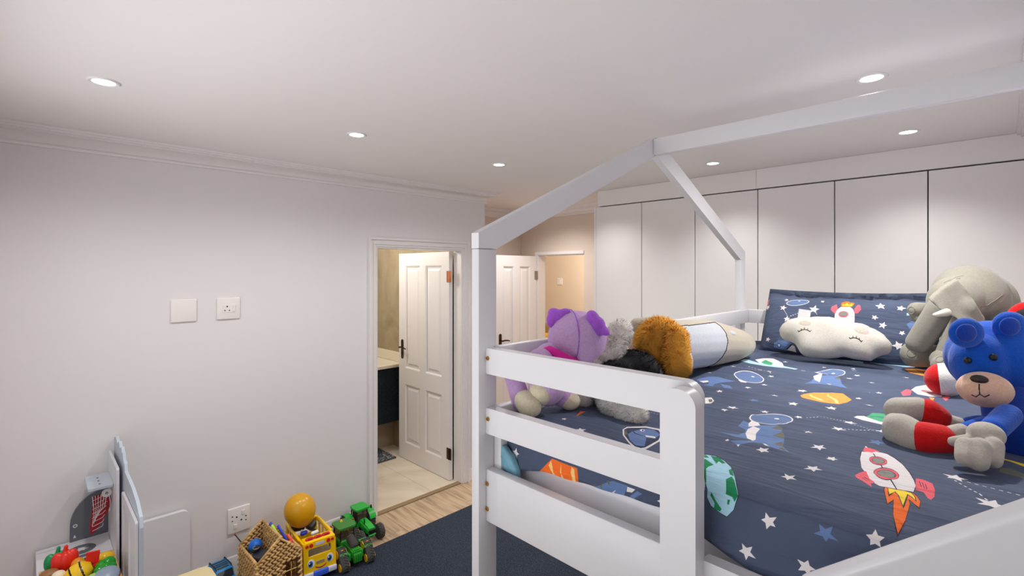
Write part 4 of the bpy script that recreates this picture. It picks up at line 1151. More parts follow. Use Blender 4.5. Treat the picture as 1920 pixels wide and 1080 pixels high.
('white',[(-0.7549,2.163),(-0.7487,2.164),(-0.7482,2.161),(-0.7544,2.16)]),
('white',[(-0.7425,2.165),(-0.7363,2.166),(-0.7358,2.163),(-0.742,2.162)]),
('white',[(-0.7301,2.167),(-0.7239,2.168),(-0.7235,2.166),(-0.7297,2.165)]),
('white',[(-0.7178,2.169),(-0.7116,2.171),(-0.7111,2.168),(-0.7173,2.167)]),
('white',[(-0.6781,2.151),(-0.6626,2.111),(-0.6651,2.11),(-0.6806,2.15)]),
('white',[(-0.7415,1.297),(-0.7368,1.297),(-0.7369,1.294),(-0.7416,1.295)]),
('white',[(-0.732,1.297),(-0.7273,1.297),(-0.7274,1.294),(-0.7321,1.294)]),
('white',[(-0.7225,1.297),(-0.7178,1.297),(-0.7179,1.294),(-0.7226,1.294)]),
('white',[(-0.713,1.296),(-0.7083,1.296),(-0.7084,1.294),(-0.7131,1.294)])]
DUVET_STARS=[('white',-0.588,1.527,0.0165),('white',-0.5,1.913,0.0165),('white',-0.46,1.667,0.0165),('white',-0.37,1.712,0.0165),('white',-0.299,1.577,0.0165),('white',-0.309,1.502,0.0165),('white',-0.312,1.328,0.0165),('white',-0.396,1.206,0.0165),('white',-0.284,1.163,0.0165),('white',-0.222,1.551,0.0165),('white',-0.325,2.034,0.0165),('white',-0.587,1.466,0.012),('white',-0.69,1.68,0.012),('white',-0.541,1.758,0.012),('white',-0.5,1.54,0.012),('white',-0.412,1.543,0.012),('white',-0.358,1.426,0.012),('white',-0.275,1.277,0.012),('white',-0.304,1.871,0.012),('white',-0.828,2.159,0.012),('white',-0.693,2.185,0.012),('white',-0.646,2.06,0.012),('white',-0.648,1.821,0.012),('white',-0.623,1.912,0.012),('white',-0.604,2.322,0.012),('white',-0.42,2.346,0.012),('white',-0.35,2.213,0.012),('white',-0.425,2.241,0.012),('white',-0.447,2.441,0.012),('white',-0.712,2.458,0.012),('white',-0.31,1.093,0.0145),('blue',-0.564,1.637,0.017),('blue',-0.222,1.458,0.017),('white',-0.073,1.322,0.02),('white',-0.15,0.983,0.014),('white',-0.167,1.487,0.012),('white',-0.274,1.275,0.012),('white',-0.307,0.957,0.0155),('white',-0.345,0.887,0.0155),('white',-0.247,0.898,0.0155),('blue',-0.218,0.967,0.017),('white',-0.869,1.066,0.009),('white',-1.008,1.186,0.009),('white',-0.78,1.023,0.0165),('white',-0.976,0.901,0.0165),('white',-0.525,0.914,0.015),('white',-0.019,1.214,0.022),('white',-0.161,2.372,0.011),('white',-0.457,2.486,0.011),('white',-0.551,2.424,0.011),('white',-0.275,2.434,0.011),('white',-0.849,1.968,0.011),('white',-0.727,2.182,0.011),('white',-0.343,1.942,0.011),('white',-0.309,2.077,0.011)]
PILLOW_PRINTS=[
('pink',[(-0.5974,0.2342),(-0.5972,0.2527),(-0.5781,0.2697),(-0.5721,0.2489),(-0.5678,0.2334),(-0.5772,0.2161),(-0.5813,0.2168)]),
('pink',[(-0.5034,0.2427),(-0.4938,0.269),(-0.4839,0.267),(-0.4769,0.2419),(-0.488,0.2208),(-0.4996,0.22)]),
('orange',[(-0.5588,0.2602),(-0.5607,0.2812),(-0.5478,0.295),(-0.5335,0.2941),(-0.5288,0.2854),(-0.5107,0.2837),(-0.5077,0.2709),(-0.5143,0.255),(-0.5521,0.2527)]),
('yellow',[(-0.554,0.2605),(-0.5526,0.2721),(-0.5452,0.2662),(-0.5386,0.2823),(-0.5292,0.2671),(-0.514,0.2757),(-0.5147,0.2601)]),
('white',[(-0.5772,0.1859),(-0.578,0.2119),(-0.5708,0.2359),(-0.5581,0.2524),(-0.5221,0.2545),(-0.5071,0.2399),(-0.4994,0.2174),(-0.4976,0.1871),(-0.4987,0.1619),(-0.5699,0.1608)]),
('pink',[(-0.5235,0.2147),(-0.5238,0.2104),(-0.5254,0.2064),(-0.5283,0.2027),(-0.5321,0.1999),(-0.5368,0.1979),(-0.5418,0.1969),(-0.547,0.1971),(-0.552,0.1984),(-0.5564,0.2006),(-0.5599,0.2038),(-0.5622,0.2076),(-0.5633,0.2119),(-0.563,0.2162),(-0.5614,0.2203),(-0.5585,0.2239),(-0.5546,0.2269),(-0.5499,0.2288),(-0.5448,0.2297),(-0.5396,0.2295),(-0.5346,0.2282),(-0.5303,0.2259),(-0.5268,0.2227),(-0.5245,0.2189)]),
('grey',[(-0.5275,0.2154),(-0.5278,0.2122),(-0.5291,0.2092),(-0.5314,0.2064),(-0.5345,0.2043),(-0.5382,0.2027),(-0.5423,0.202),(-0.5464,0.2021),(-0.5504,0.2031),(-0.5539,0.2048),(-0.5567,0.2072),(-0.5585,0.21),(-0.5594,0.2132),(-0.5591,0.2164),(-0.5578,0.2195),(-0.5555,0.2223),(-0.5523,0.2244),(-0.5486,0.2259),(-0.5445,0.2266),(-0.5403,0.2265),(-0.5364,0.2255),(-0.5329,0.2238),(-0.5302,0.2214),(-0.5283,0.2186)]),
('white',[(-0.7006,0.2845),(-0.7006,0.2803),(-0.7025,0.2758),(-0.7063,0.2712),(-0.7117,0.2667),(-0.7186,0.2624),(-0.7267,0.2585),(-0.7358,0.2552),(-0.7455,0.2525),(-0.7554,0.2506),(-0.7652,0.2496),(-0.7744,0.2494),(-0.7828,0.2502),(-0.79,0.2519),(-0.7956,0.2544),(-0.7995,0.2577),(-0.8015,0.2615),(-0.8016,0.2659),(-0.7996,0.2705),(-0.7957,0.2752),(-0.7901,0.2798),(-0.7829,0.2842),(-0.7745,0.2881),(-0.7652,0.2914),(-0.7554,0.294),(-0.7454,0.2958),(-0.7357,0.2967),(-0.7266,0.2967),(-0.7184,0.2958),(-0.7115,0.2941),(-0.7061,0.2915),(-0.7025,0.2883)]),
('blue2',[(-0.7036,0.2838),(-0.7037,0.2801),(-0.7056,0.2762),(-0.7091,0.2721),(-0.7143,0.2681),(-0.7208,0.2643),(-0.7285,0.2607),(-0.737,0.2577),(-0.7461,0.2552),(-0.7554,0.2534),(-0.7646,0.2524),(-0.7733,0.2521),(-0.7811,0.2527),(-0.7877,0.254),(-0.793,0.2561),(-0.7966,0.2589),(-0.7984,0.2623),(-0.7983,0.266),(-0.7964,0.2701),(-0.7927,0.2742),(-0.7874,0.2783),(-0.7806,0.2823),(-0.7727,0.2858),(-0.764,0.2888),(-0.7547,0.2913),(-0.7454,0.293),(-0.7363,0.2939),(-0.7277,0.2941),(-0.7201,0.2934),(-0.7137,0.292),(-0.7087,0.2899),(-0.7053,0.2871)]),
('white',[(-0.7407,0.2831),(-0.7408,0.2826),(-0.7413,0.282),(-0.7421,0.2815),(-0.7432,0.2811),(-0.7445,0.2808),(-0.7459,0.2807),(-0.7473,0.2807),(-0.7486,0.2808),(-0.7498,0.2811),(-0.7507,0.2815),(-0.7513,0.282),(-0.7516,0.2826),(-0.7515,0.2832),(-0.751,0.2838),(-0.7502,0.2843),(-0.7491,0.2847),(-0.7478,0.285),(-0.7464,0.2851),(-0.745,0.2851),(-0.7437,0.2849),(-0.7425,0.2846),(-0.7416,0.2842),(-0.741,0.2837)]),
('blue',[(-0.8303,0.0188),(-0.8296,0.0403),(-0.8086,0.0561),(-0.7722,0.0574),(-0.7393,0.0453),(-0.7311,0.0149),(-0.7753,0.0121)]),
('white',[(-0.7712,0.0153),(-0.7518,0.0386),(-0.7337,0.0355),(-0.7262,0.0104)]),
('dark',[(-0.797,0.0318),(-0.7969,0.0293),(-0.7974,0.0269),(-0.7984,0.0248),(-0.7999,0.0231),(-0.8018,0.022),(-0.8038,0.0214),(-0.806,0.0215),(-0.8081,0.0222),(-0.8099,0.0235),(-0.8115,0.0253),(-0.8126,0.0275),(-0.8133,0.0299),(-0.8133,0.0324),(-0.8128,0.0347),(-0.8118,0.0368),(-0.8103,0.0385),(-0.8085,0.0397),(-0.8064,0.0403),(-0.8042,0.0402),(-0.8021,0.0395),(-0.8003,0.0382),(-0.7987,0.0364),(-0.7976,0.0342)]),
('pale2',[(-0.7997,0.0315),(-0.7996,0.0298),(-0.8,0.0282),(-0.8007,0.0268),(-0.8016,0.0257),(-0.8029,0.0249),(-0.8042,0.0245),(-0.8057,0.0246),(-0.8071,0.0251),(-0.8083,0.0259),(-0.8094,0.0271),(-0.8101,0.0286),(-0.8105,0.0302),(-0.8106,0.0318),(-0.8102,0.0334),(-0.8096,0.0348),(-0.8086,0.036),(-0.8073,0.0367),(-0.806,0.0371),(-0.8045,0.0371),(-0.8031,0.0366),(-0.8019,0.0357),(-0.8008,0.0345),(-0.8001,0.0331)]),
('dark',[(-0.7735,0.016),(-0.7521,0.0412),(-0.7416,0.046),(-0.7412,0.0424),(-0.7668,0.0158)]),
('pale2',[(-0.3129,0.2379),(-0.2992,0.2412),(-0.2985,0.2269),(-0.3123,0.2259)]),
('orange2',[(-0.3554,0.304),(-0.3165,0.3074),(-0.268,0.3067),(-0.2746,0.3015),(-0.3302,0.3008)]),
('salmon',[(-0.9032,0.2347),(-0.9027,0.2812),(-0.8961,0.2874),(-0.8944,0.2584),(-0.8959,0.2352)]),
('blue',[(-0.3101,0.1831),(-0.2937,0.1987),(-0.2766,0.1954),(-0.2787,0.1671),(-0.2987,0.1606)]),
('white',[(-0.8051,0.2244),(-0.8028,0.2207),(-0.8052,0.2192),(-0.8075,0.2229)]),
('white',[(-0.8005,0.2171),(-0.7981,0.2135),(-0.8005,0.212),(-0.8028,0.2156)]),
('white',[(-0.7958,0.2098),(-0.7935,0.2062),(-0.7959,0.2047),(-0.7982,0.2083)]),
('white',[(-0.7912,0.2026),(-0.7888,0.1989),(-0.7912,0.1974),(-0.7935,0.2011)]),
('white',[(-0.7865,0.1953),(-0.7842,0.1917),(-0.7866,0.1902),(-0.7889,0.1938)]),
('white',[(-0.7819,0.188),(-0.7795,0.1844),(-0.7819,0.1829),(-0.7842,0.1865)]),
('white',[(-0.77,0.1892),(-0.7652,0.192),(-0.7638,0.1895),(-0.7686,0.1868)]),
('white',[(-0.7605,0.1947),(-0.7557,0.1974),(-0.7543,0.195),(-0.7591,0.1923)]),
('white',[(-0.751,0.2002),(-0.7462,0.2029),(-0.7448,0.2005),(-0.7496,0.1978)]),
('white',[(-0.7415,0.2057),(-0.7367,0.2084),(-0.7353,0.206),(-0.7401,0.2032)]),
('white',[(-0.6623,0.2242),(-0.6601,0.2208),(-0.6625,0.2193),(-0.6646,0.2227)]),
('white',[(-0.658,0.2174),(-0.6558,0.214),(-0.6582,0.2125),(-0.6603,0.2159)]),
('white',[(-0.6537,0.2106),(-0.6515,0.2071),(-0.6539,0.2056),(-0.656,0.2091)])]
PILLOW_STARS=[('white',-0.8115,0.2334,0.016),('white',-0.6694,0.2333,0.024),('white',-0.7822,0.1698,0.018),('white',-0.4068,0.2664,0.02),('white',-0.3351,0.2607,0.018),('white',-0.4231,0.2055,0.013),('white',-0.3912,0.1689,0.016),('white',-0.3225,0.1372,0.013),('white',-0.8624,0.0557,0.013),('white',-0.332,0.0778,0.022),('white',-0.8939,0.2382,0.014),('white',-0.6431,0.2894,0.01),('white',-0.8066,0.2857,0.01)]
PILLOW_LEN=0.2862
CLOUD_OUTLINE=[(-0.7779, 0.1354), (-0.7727, 0.1577), (-0.7545, 0.1813), (-0.7354, 0.1993), (-0.6989, 0.2142), (-0.6497, 0.2223), (-0.6092, 0.2254), (-0.5616, 0.2264), (-0.5299, 0.2201), (-0.5058, 0.2087), (-0.4761, 0.2102), (-0.4464, 0.2067), (-0.4165, 0.193), (-0.387, 0.1762), (-0.3577, 0.1528), (-0.3397, 0.1359), (-0.3285, 0.1185), (-0.3275, 0.0956), (-0.3387, 0.0758), (-0.3544, 0.0645), (-0.3772, 0.0559), (-0.3901, 0.0389), (-0.3947, 0.029), (-0.4228, 0.0273), (-0.4582, 0.0297), (-0.4838, 0.0342), (-0.5021, 0.035), (-0.5379, 0.0228), (-0.5752, 0.0171), (-0.6214, 0.0126), (-0.6538, 0.0157), (-0.6717, 0.0269), (-0.6841, 0.0559), (-0.6998, 0.0773), (-0.7217, 0.0826), (-0.7482, 0.0875), (-0.7662, 0.1042)]

INK = {}
for k, c in dict(white=(232, 226, 226), dark=(52, 50, 66), pink=(236, 98, 112), salmon=(232, 110, 110), grey=(134, 138, 130), orange=(250, 112, 28), orange2=(246, 158, 72), yellow=(252, 220, 52), pale=(172, 218, 236), pale2=(180, 214, 232), green=(10, 136, 84), green2=(74, 170, 120), teal=(58, 140, 120),
                 cream=(252, 208, 128), blue=(98, 124, 172), blue2=(96, 118, 160), blue3=(48, 58, 84), olive=(104, 106, 92)).items():
    INK[k] = creased(mat('ink_' + k, c, .85, bump=(420, .25, .001)))
NAVYC = creased(mat('navy_cotton', (72, 83, 108), .85, bump=(420, .4, .001), var=(7, .16)))
INKN = ['navy'] + list(INK)
INKM = [NAVYC] + [INK[k] for k in INK]


def star(u, v, r, rs):
    a = rs.uniform(0, 6.28)
    o = []
    for i in range(10):
        rr = r * (1.0 + .18 * rs.uniform(-1, 1)) if i % 2 == 0 else r * .46
        t = a + i * PI / 5
        o.append((u + rr * math.cos(t), v + rr * math.sin(t)))
    return o


def printed_cloth(name, bounds, step, prints, stars, mapf, parent, cut=None, thick=.012, clip=None):
    """cloth whose flat print is cut into its own facets; mapf(u, v) lays it in place"""
    rs = random.Random(5)
    u0, u1, v0, v1 = bounds
    vs = []
    es = []
    polys = [(INKN.index(m), p) for m, p in prints] + [(INKN.index(m), star(u, v, r, rs)) for m, u, v, r in stars]
    for m, p in polys:
        k = len(vs)
        vs += [Vector(q) for q in p]
        es += [(k + i, k + (i + 1) % len(p)) for i in range(len(p))]
    if cut:                                             # the hem runs along mesh edges
        k = len(vs)
        vs += [Vector(q) for q in cut]
        es += [(k + i, k + i + 1) for i in range(len(cut) - 1)]
    nu = int((u1 - u0) / step)
    nv = int((v1 - v0) / step)
    for i in range(nu + 1):
        for j in range(nv + 1):
            vs.append(Vector((u0 + (u1 - u0) * (i + (.3 * rs.uniform(-1, 1) if 0 < i < nu else 0)) / nu, v0 + (v1 - v0) * (j + (.3 * rs.uniform(-1, 1) if 0 < j < nv else 0)) / nv)))
    V, E_, F, ov, oe, of = delaunay_2d_cdt(vs, es, [], 0, 1e-6)
    vc = np.array([(v.x, v.y) for v in V])
    ce = np.array([vc[list(f)].mean(0) for f in F])
    ink = np.zeros(len(F), dtype=int)
    for m, p in polys:                                  # later motifs print over earlier ones
        q = np.array(p)
        near = np.where((ce[:, 0] > q[:, 0].min()) & (ce[:, 0] < q[:, 0].max()) & (ce[:, 1] > q[:, 1].min()) & (ce[:, 1] < q[:, 1].max()))[0]
        if not len(near):
            continue
        c_ = ce[near]
        inside = np.zeros(len(near), dtype=bool)
        for (ax, ay), (bx_, by_) in zip(q, np.roll(q, -1, 0)):
            if ay != by_:
                inside ^= ((ay > c_[:, 1]) != (by_ > c_[:, 1])) & (c_[:, 0] < (bx_ - ax) * (c_[:, 1] - ay) / (by_ - ay) + ax)
        ink[near[inside]] = m
    bm = NB()
    bv = [bm.verts.new(mapf(v.x, v.y)) for v in V]
    for f, c, k in zip(F, ce, ink):
        if not (u0 - 1e-5 <= c[0] <= u1 + 1e-5 and v0 - 1e-5 <= c[1] <= v1 + 1e-5) or (clip and not clip(c[0], c[1])):
            continue
        q = bm.faces.new([bv[i] for i in f])
        q.material_index = int(k)
    for v in [v for v in bm.verts if not v.link_faces]:
        bm.verts.remove(v)
    me = bpy.data.meshes.new(name)
    bm.to_mesh(me); bm.free()
    for m in INKM:
        me.materials.append(m)
    me.polygons.foreach_set('use_smooth', [True] * len(me.polygons))
    o = link(bpy.data.objects.new(name, me), parent)
    s = o.modifiers.new('thickness', 'SOLIDIFY')
    s.thickness = thick
    s.offset = -1
    return o


def wr(x, y):
    """soft creases of the quilt"""
    z = .005 * math.sin(9 * y + 3.2 * x + 1.0) * math.sin(4 * x - 2 * y)
    z += .003 * math.sin(31 * y + 9 * x) * (.5 + .5 * math.sin(3 * x + 7 * y))
    for k, (f_, g_, ph, am) in enumerate(((8.5, 1.7, .3, .0075), (13, -3.1, 1.4, .0055), (21, 5.0, 2.2, .0040))):
        s_ = abs(math.sin(f_ * y + g_ * x + ph + .9 * math.sin(3.1 * x + k) + .5 * math.sin(2.3 * y - k)))
        z += am * (1 - s_) ** 4 * (.4 + .6 * math.sin(5 * x + 2.5 * y + k) ** 2)
    return z


TQ = 1.435
EDGE = [(-1.02, .848), (-.95, .86), (-.88, .877), (-.717, .889), (-.525, .90), (-.436, .874), (-.404, .869), (-.344, .856), (-.303, .847), (.1, .83)]


def edge_v(x):
    for (a, b), (c, d) in zip(EDGE, EDGE[1:]):
        if x <= c:
            return b + (d - b) * max(0, min(1, (x - a) / (c - a)))
    return EDGE[-1][1]


def quilt(x, v):
    R_ = .035
    bul = .018 / (1 + math.exp(-(x + .42) * 40))           # no rail beside the entrance: the quilt spills outwards
    yf = .985
    if v >= yf + R_:
        y, z = v, TQ + wr(x, v) * min(1, (v - yf) / .1)
    else:
        s = (yf + R_ - v)
        L_ = R_ * PI / 2
        if s < L_:
            a = s / R_
            y, z = yf + R_ - (R_ + bul * min(1, a)) * math.sin(a) * 1.0, TQ - R_ * (1 - math.cos(a))
        else:
            d = s - L_
            y, z = yf - bul - d * .03 + .003 * math.sin(40 * x + 2 * math.sin(9 * x)), TQ - R_ - d
        y -= .012 * 0
    e = min(1, max(0, (x + 1.012) / .05))
    z -= .012 * (1 - e) ** 2
    far = max(0, (v - 2.72) / .13)
    if far > 0:
        z += .03 * far ** 2 * max(0, min(1, (-.80 - x) / .12))     # bunched in the far corner
    return Vector((x, y, z))


duvet = printed_cloth('duvet', (-1.012, .066, .83, 2.855), .0135, DUVET_PRINTS, DUVET_STARS, quilt, None, cut=[(u / 100, edge_v(u / 100)) for u in range(-101, 7)], clip=lambda u, v: v > edge_v(u))
tag(duvet, 'navy duvet printed with stars, rockets, planets and dinosaurs', 'duvet')
# turned-back corner showing the pale teal reverse
TEAL = mat('teal_reverse', (112, 160, 178), .85, bump=(70, .4), var=(26, .25))
bm = NB()
R0 = [(-1.065, 0.972, 1.302), (-1.04, 0.97, 1.294), (-1.011, 0.968, 1.284), (-0.981, 0.968, 1.275), (-0.965, 0.969, 1.26)]
R1 = [(-1.063, 0.968, 1.329), (-1.025, 0.964, 1.324), (-0.993, 0.963, 1.312), (-0.968, 0.964, 1.292), (-0.958, 0.966, 1.263)]
R2 = [(-1.054, 0.97, 1.355), (-1.007, 0.966, 1.35), (-0.978, 0.965, 1.33), (-0.962, 0.966, 1.299), (-0.955, 0.968, 1.262)]
rows = [[bm.verts.new(Vector(p) + Vector((0, .002 * math.sin(i * 2.1 + k), 0))) for i, p in enumerate(r)] for k, r in enumerate((R0, R1, R2))]
rows.append([bm.verts.new(v.co + Vector((.006, .012, 0))) for v in rows[2]])
for a, b in zip(rows, rows[1:]):
    for i in range(4):
        bm.faces.new((a[i], a[i + 1], b[i + 1], b[i]))
bmesh.ops.subdivide_edges(bm, edges=list(bm.edges), cuts=2, use_grid_fill=True, smooth=.5)
o = obj('turned_corner', bm, TEAL, duvet, 180, 'pale teal reverse of the turned-back corner')
s = o.modifiers.new('thickness', 'SOLIDIFY'); s.thickness = .004

# pillow leaning on the far rail
PW0, PW1 = -.905, -.205


def pillowf(sgn):
    pb = Vector((0, 2.665, 1.445)); d = Vector((0, .13, .255)).normalized(); n = Vector((0, -d.z, d.y))

    def f(u, v):
        L_ = PILLOW_LEN + .02
        a = (u - PW0) / (PW1 - PW0) * 2 - 1
        b = v / L_ * 2 - 1
        th = .062 * max(0, (1 - a ** 4)) ** .6 * max(0, (1 - b ** 4)) ** .6
        th += (.004 * math.sin(14 * u + 9 * v) + .003 * math.sin(33 * v - 12 * u)) * min(1, th / .03)
        pinch = 1 - .05 * (b * b) * 0
        return pb + d * (v + (.012 * a * a)) + Vector((u * pinch, 0, 0)) + n * ((th if sgn > 0 else -th * .8) - .042)
    return f


pil = printed_cloth('pillow', (PW0, PW1, 0, .355), .018, PILLOW_PRINTS, PILLOW_STARS, pillowf(1), None, thick=.002)
back = printed_cloth('pillow_back', (PW0, PW1, 0, .355), .03, [], [], pillowf(-1), pil, thick=.002)
tag(pil, 'navy star and rocket print pillow leaning on the far bed rail', 'pillow')
# ------------------------------------------------------------------ soft toys
FL = lambda n, c, s=.45: mat(n, c, .95, bump=(260, s, .004), var=(180, .10), sheen=.25, spec=.1)
LILAC = FL('lilac_fleece', (198, 162, 208)); VIOLET = FL('violet_fleece', (164, 90, 206)); CREAMF = FL('cream_fleece', (214, 203, 176))
MAGENTA = mat('magenta_felt', (214, 18, 150), .8, bump=(200, .2))
V = Vector


def mid(a, b, f):
    return V(a).lerp(V(b), f)


# purple bear
t = thing('purple_teddy', 'lilac plush bear with violet ears and magenta collar sitting at the foot rail', 'soft toy', (-1.0, 1.12, 1.435))


def f(b):
    ell(b, (-0.925, 1.197, 1.646), (.090, .090, .083), None, 28, 18)
obj('head', (lambda b: (f(b), b)[1])(NB()), LILAC, t, 180)
bm = NB()
hc = V((-0.925, 1.197, 1.646))
dirc = (V((0, 0, 1.85)) - hc).normalized()
sd = dirc.cross(V((0, 0, 1))).normalized()
for k in (-1,):
    ax = (dirc * .35 + sd * .93).normalized()
    e1 = V((0, 0, 1)); e2 = ax.cross(e1).normalized(); e1 = e2.cross(ax)
    tube(bm, [hc + ax * .026 + (e1 * math.cos(a) + e2 * math.sin(a)) * .0852 for a in [2 * PI * i / 40 for i in range(40)]], .0018, 6, True)
obj('seam', bm, VIOLET, t, 180)
blob('ear', lambda b: (ell(b, (-0.961, 1.149, 1.714), (.034, .022, .02), (0, .5, .8)), ell(b, (-0.972, 1.137, 1.701), (.018, .02, .026)), ell(b, (-0.945, 1.165, 1.727), (.018, .016, .01))), VIOLET, t, .004, 4)
blob('ear', lambda b: (ell(b, (-0.86, 1.189, 1.708), (.020, .02, .028), (0, -.4, 0)), ell(b, (-0.845, 1.193, 1.69), (.022, .022, .026)), ell(b, (-0.829, 1.196, 1.677), (.024, .016, .013), (0, .5, 0)), ell(b, (-0.844, 1.194, 1.672), (.02, .018, .013))), VIOLET, t, .004, 4)
bm = NB()
tube(bm, [(-1.014, 1.108, 1.589), (-0.964, 1.084, 1.611), (-0.931, 1.075, 1.622), (-0.901, 1.081, 1.612), (-0.882, 1.106, 1.596), (-0.89, 1.159, 1.581)], [.008, .011, .012, .012, .011, .008], 10)
obj('collar', bm, MAGENTA, t, 180)
body = blob('torso', lambda b: (cap(b, (-0.962, 1.111, 1.589), (-0.945, 1.079, 1.512), .048, .055), ell(b, (-0.946, 1.054, 1.598), (.038, .038, .03))), LILAC, t, .006, 8)
blob('belly', lambda b: ell(b, (-0.941, 1.047, 1.5), (.037, .03, .036)), CREAMF, t, .006, 4)
blob('leg', lambda b: cap(b, (-1.046, 1.041, 1.534), (-1.007, 1.038, 1.466), .027, .031), LILAC, t, .005, 6)
blob('leg', lambda b: cap(b, (-0.978, 1.129, 1.515), (-0.935, 1.133, 1.478), .033, .033), LILAC, t, .005, 6)
blob('foot', lambda b: (ell(b, (-0.957, 1.017, 1.466), (.041, .03, .033)), ell(b, (-0.973, 1.021, 1.476), (.038, .03, .032))), CREAMF, t, .005, 6, label='cream fleece foot')
blob('foot', lambda b: ell(b, (-0.917, 1.151, 1.462), (.034, .034, .026)), CREAMF, t, .005, 6, label='cream fleece foot')
bm = NB(); tube(bm, [(-0.971, 1.041, 1.494), (-0.967, 1.043, 1.476), (-0.965, 1.044, 1.458), (-0.969, 1.043, 1.437)], .0012, 6); obj('seam', bm, mat('seam_shadow', (176, 166, 140), .9), t, 180)

# dog with orange head, black back, pale legs
ORANGE = FL('orange_plush', (226, 160, 62)); ORF = mat('orange_pile', (232, 170, 74), .95, spec=.05); PALEF = FL('pale_plush', (246, 241, 234)); PALEP = mat('pale_pile', (248, 244, 238), .95, spec=.05)
BLK = FL('black_plush', (20, 21, 24)); BLKP = mat('black_pile', (34, 36, 40), .8)
t = thing('plush_dog', 'shaggy plush dog with orange head, black back and pale furry paws', 'soft toy', (-.95, 1.35, 1.435))
h = blob('head', lambda b: (ell(b, (-0.863, 1.587, 1.602), (.080, .08, .083)), cap(b, (-0.874, 1.533, 1.621), (-0.838, 1.526, 1.552), .032, .03)), ORANGE, t, .006, 5)
fur('head_pile', h, 26000, .014, .0011, ORF, t, (0, -.1, -1), 2)
h = blob('ear', lambda b: (cap(b, (-0.781, 1.549, 1.625), (-0.759, 1.507, 1.544), .036, .041)), ORANGE, t, .006, 5)
fur('ear_pile', h, 15000, .014, .0011, ORF, t, (.1, -.1, -1), 3)
blob('muzzle', lambda b: (ell(b, (-0.77, 1.581, 1.54), (.028, .04, .05)), ell(b, (-0.831, 1.52, 1.522), (.02, .02, .03))), PALEF, t, .005, 5, label='pale muzzle')
h = blob('body', lambda b: (ell(b, (-0.872, 1.422, 1.533), (.09, .075, .055)), ell(b, (-0.88, 1.356, 1.52), (.06, .06, .05))), BLK, t, .006, 5)
fur('body_pile', h, 15000, .008, .0009, BLKP, t, (0, -.3, -1), 4)
h = blob('leg', lambda b: (cap(b, (-0.91, 1.412, 1.647), (-0.909, 1.356, 1.582), .036, .034)), PALEF, t, .005, 5)
fur('leg_pile', h, 13000, .011, .0009, PALEP, t, (0, -.1, -.6), 5)
h = blob('leg', lambda b: (cap(b, (-0.958, 1.278, 1.486), (-0.932, 1.233, 1.461), .042, .042), cap(b, (-0.942, 1.351, 1.53), (-0.958, 1.278, 1.486), .04, .04)), PALEF, t, .005, 5)
fur('leg_pile', h, 9000, .006, .0009, PALEP, t, (0, -.1, -.6), 6)
h = blob('leg', lambda b: (cap(b, (-0.879, 1.272, 1.508), (-0.808, 1.216, 1.466), .04, .04), cap(b, (-0.808, 1.216, 1.463), (-0.739, 1.208, 1.448), .038, .034), ell(b, (-0.726, 1.199, 1.466), .026), ell(b, (-0.715, 1.196, 1.451), .024)), PALEF, t, .005, 5)
fur('leg_pile', h, 20000, .010, .0009, PALEP, t, (.2, -.2, -.6), 7)

# long grey animal cushion
GB = FL('greige_plush', (186, 176, 158), .3); GL = FL('pale_grey_plush', (190, 194, 200), .25); GO = mat('black_thread', (40, 38, 38), .9)
t = thing('grey_cushion', 'long greige animal cushion with pale grey belly lying behind the dog', 'cushion', (-.98, 2.0, 1.435))
c0, c1, c2, c3 = V((-0.919, 1.673, 1.568)), V((-0.905, 2.07, 1.542)), V((-0.892, 2.31, 1.513)), V((-0.896, 2.448, 1.499))
axd = (c2 - c0).normalized()
pb1 = V((-0.875, 2.029, 1.534)).dot(axd)


def belly(c, n):
    s = c.dot(axd) - pb1 - .03 * math.sin((c.z - 1.50) * 16)
    front = n.x * .75 - n.y * .6 + (1.585 - c.z) * 4
    return 1 if (s < 0 and front > .15) else 0


cu = blob('cushion_body', lambda b: (cap(b, c0, c1, .098, .100), cap(b, c1, c2, .100, .078), cap(b, c2, c3, .078, .060)), [GB, GL], t, .005, 14, belly)
# black outline where belly meets back
me = cu.data
ed = {}
for p in me.polygons:
    for k in p.edge_keys:
        ed.setdefault(k, set()).add(p.material_index)
bm = NB()
for (a, b), s in ed.items():
    if len(s) == 2:
        pa, pb_ = me.vertices[a], me.vertices[b]
        cyl(bm, pa.co + pa.normal * .0006, pb_.co + pb_.normal * .0006, .0017, None, 5)
ol = obj('outline', bm, GO, t, None); ol['kind'] = 'stuff'
bm = NB()
for (q, w2) in (((1374, 622, 2.16), .014),):
    tr_ = surf(cu)
patch_on('eye', tr_, (-0.826, 2.15, 1.585), .014, .007, -.5, GL, t, V((-0.865, 2.252, 1.573)) - V((0, 0, 1.85)), .001, .001)
bm.free()
blob('paw', lambda b: (cap(b, (-0.985, 1.648, 1.644), (-0.929, 1.676, 1.654), .030, .026)), GB, t, .005, 5)
blob('paw', lambda b: (cap(b, (-0.962, 1.587, 1.576), (-0.947, 1.63, 1.589), .026, .030)), FL('peach_plush', (214, 186, 166)), t, .005, 5)

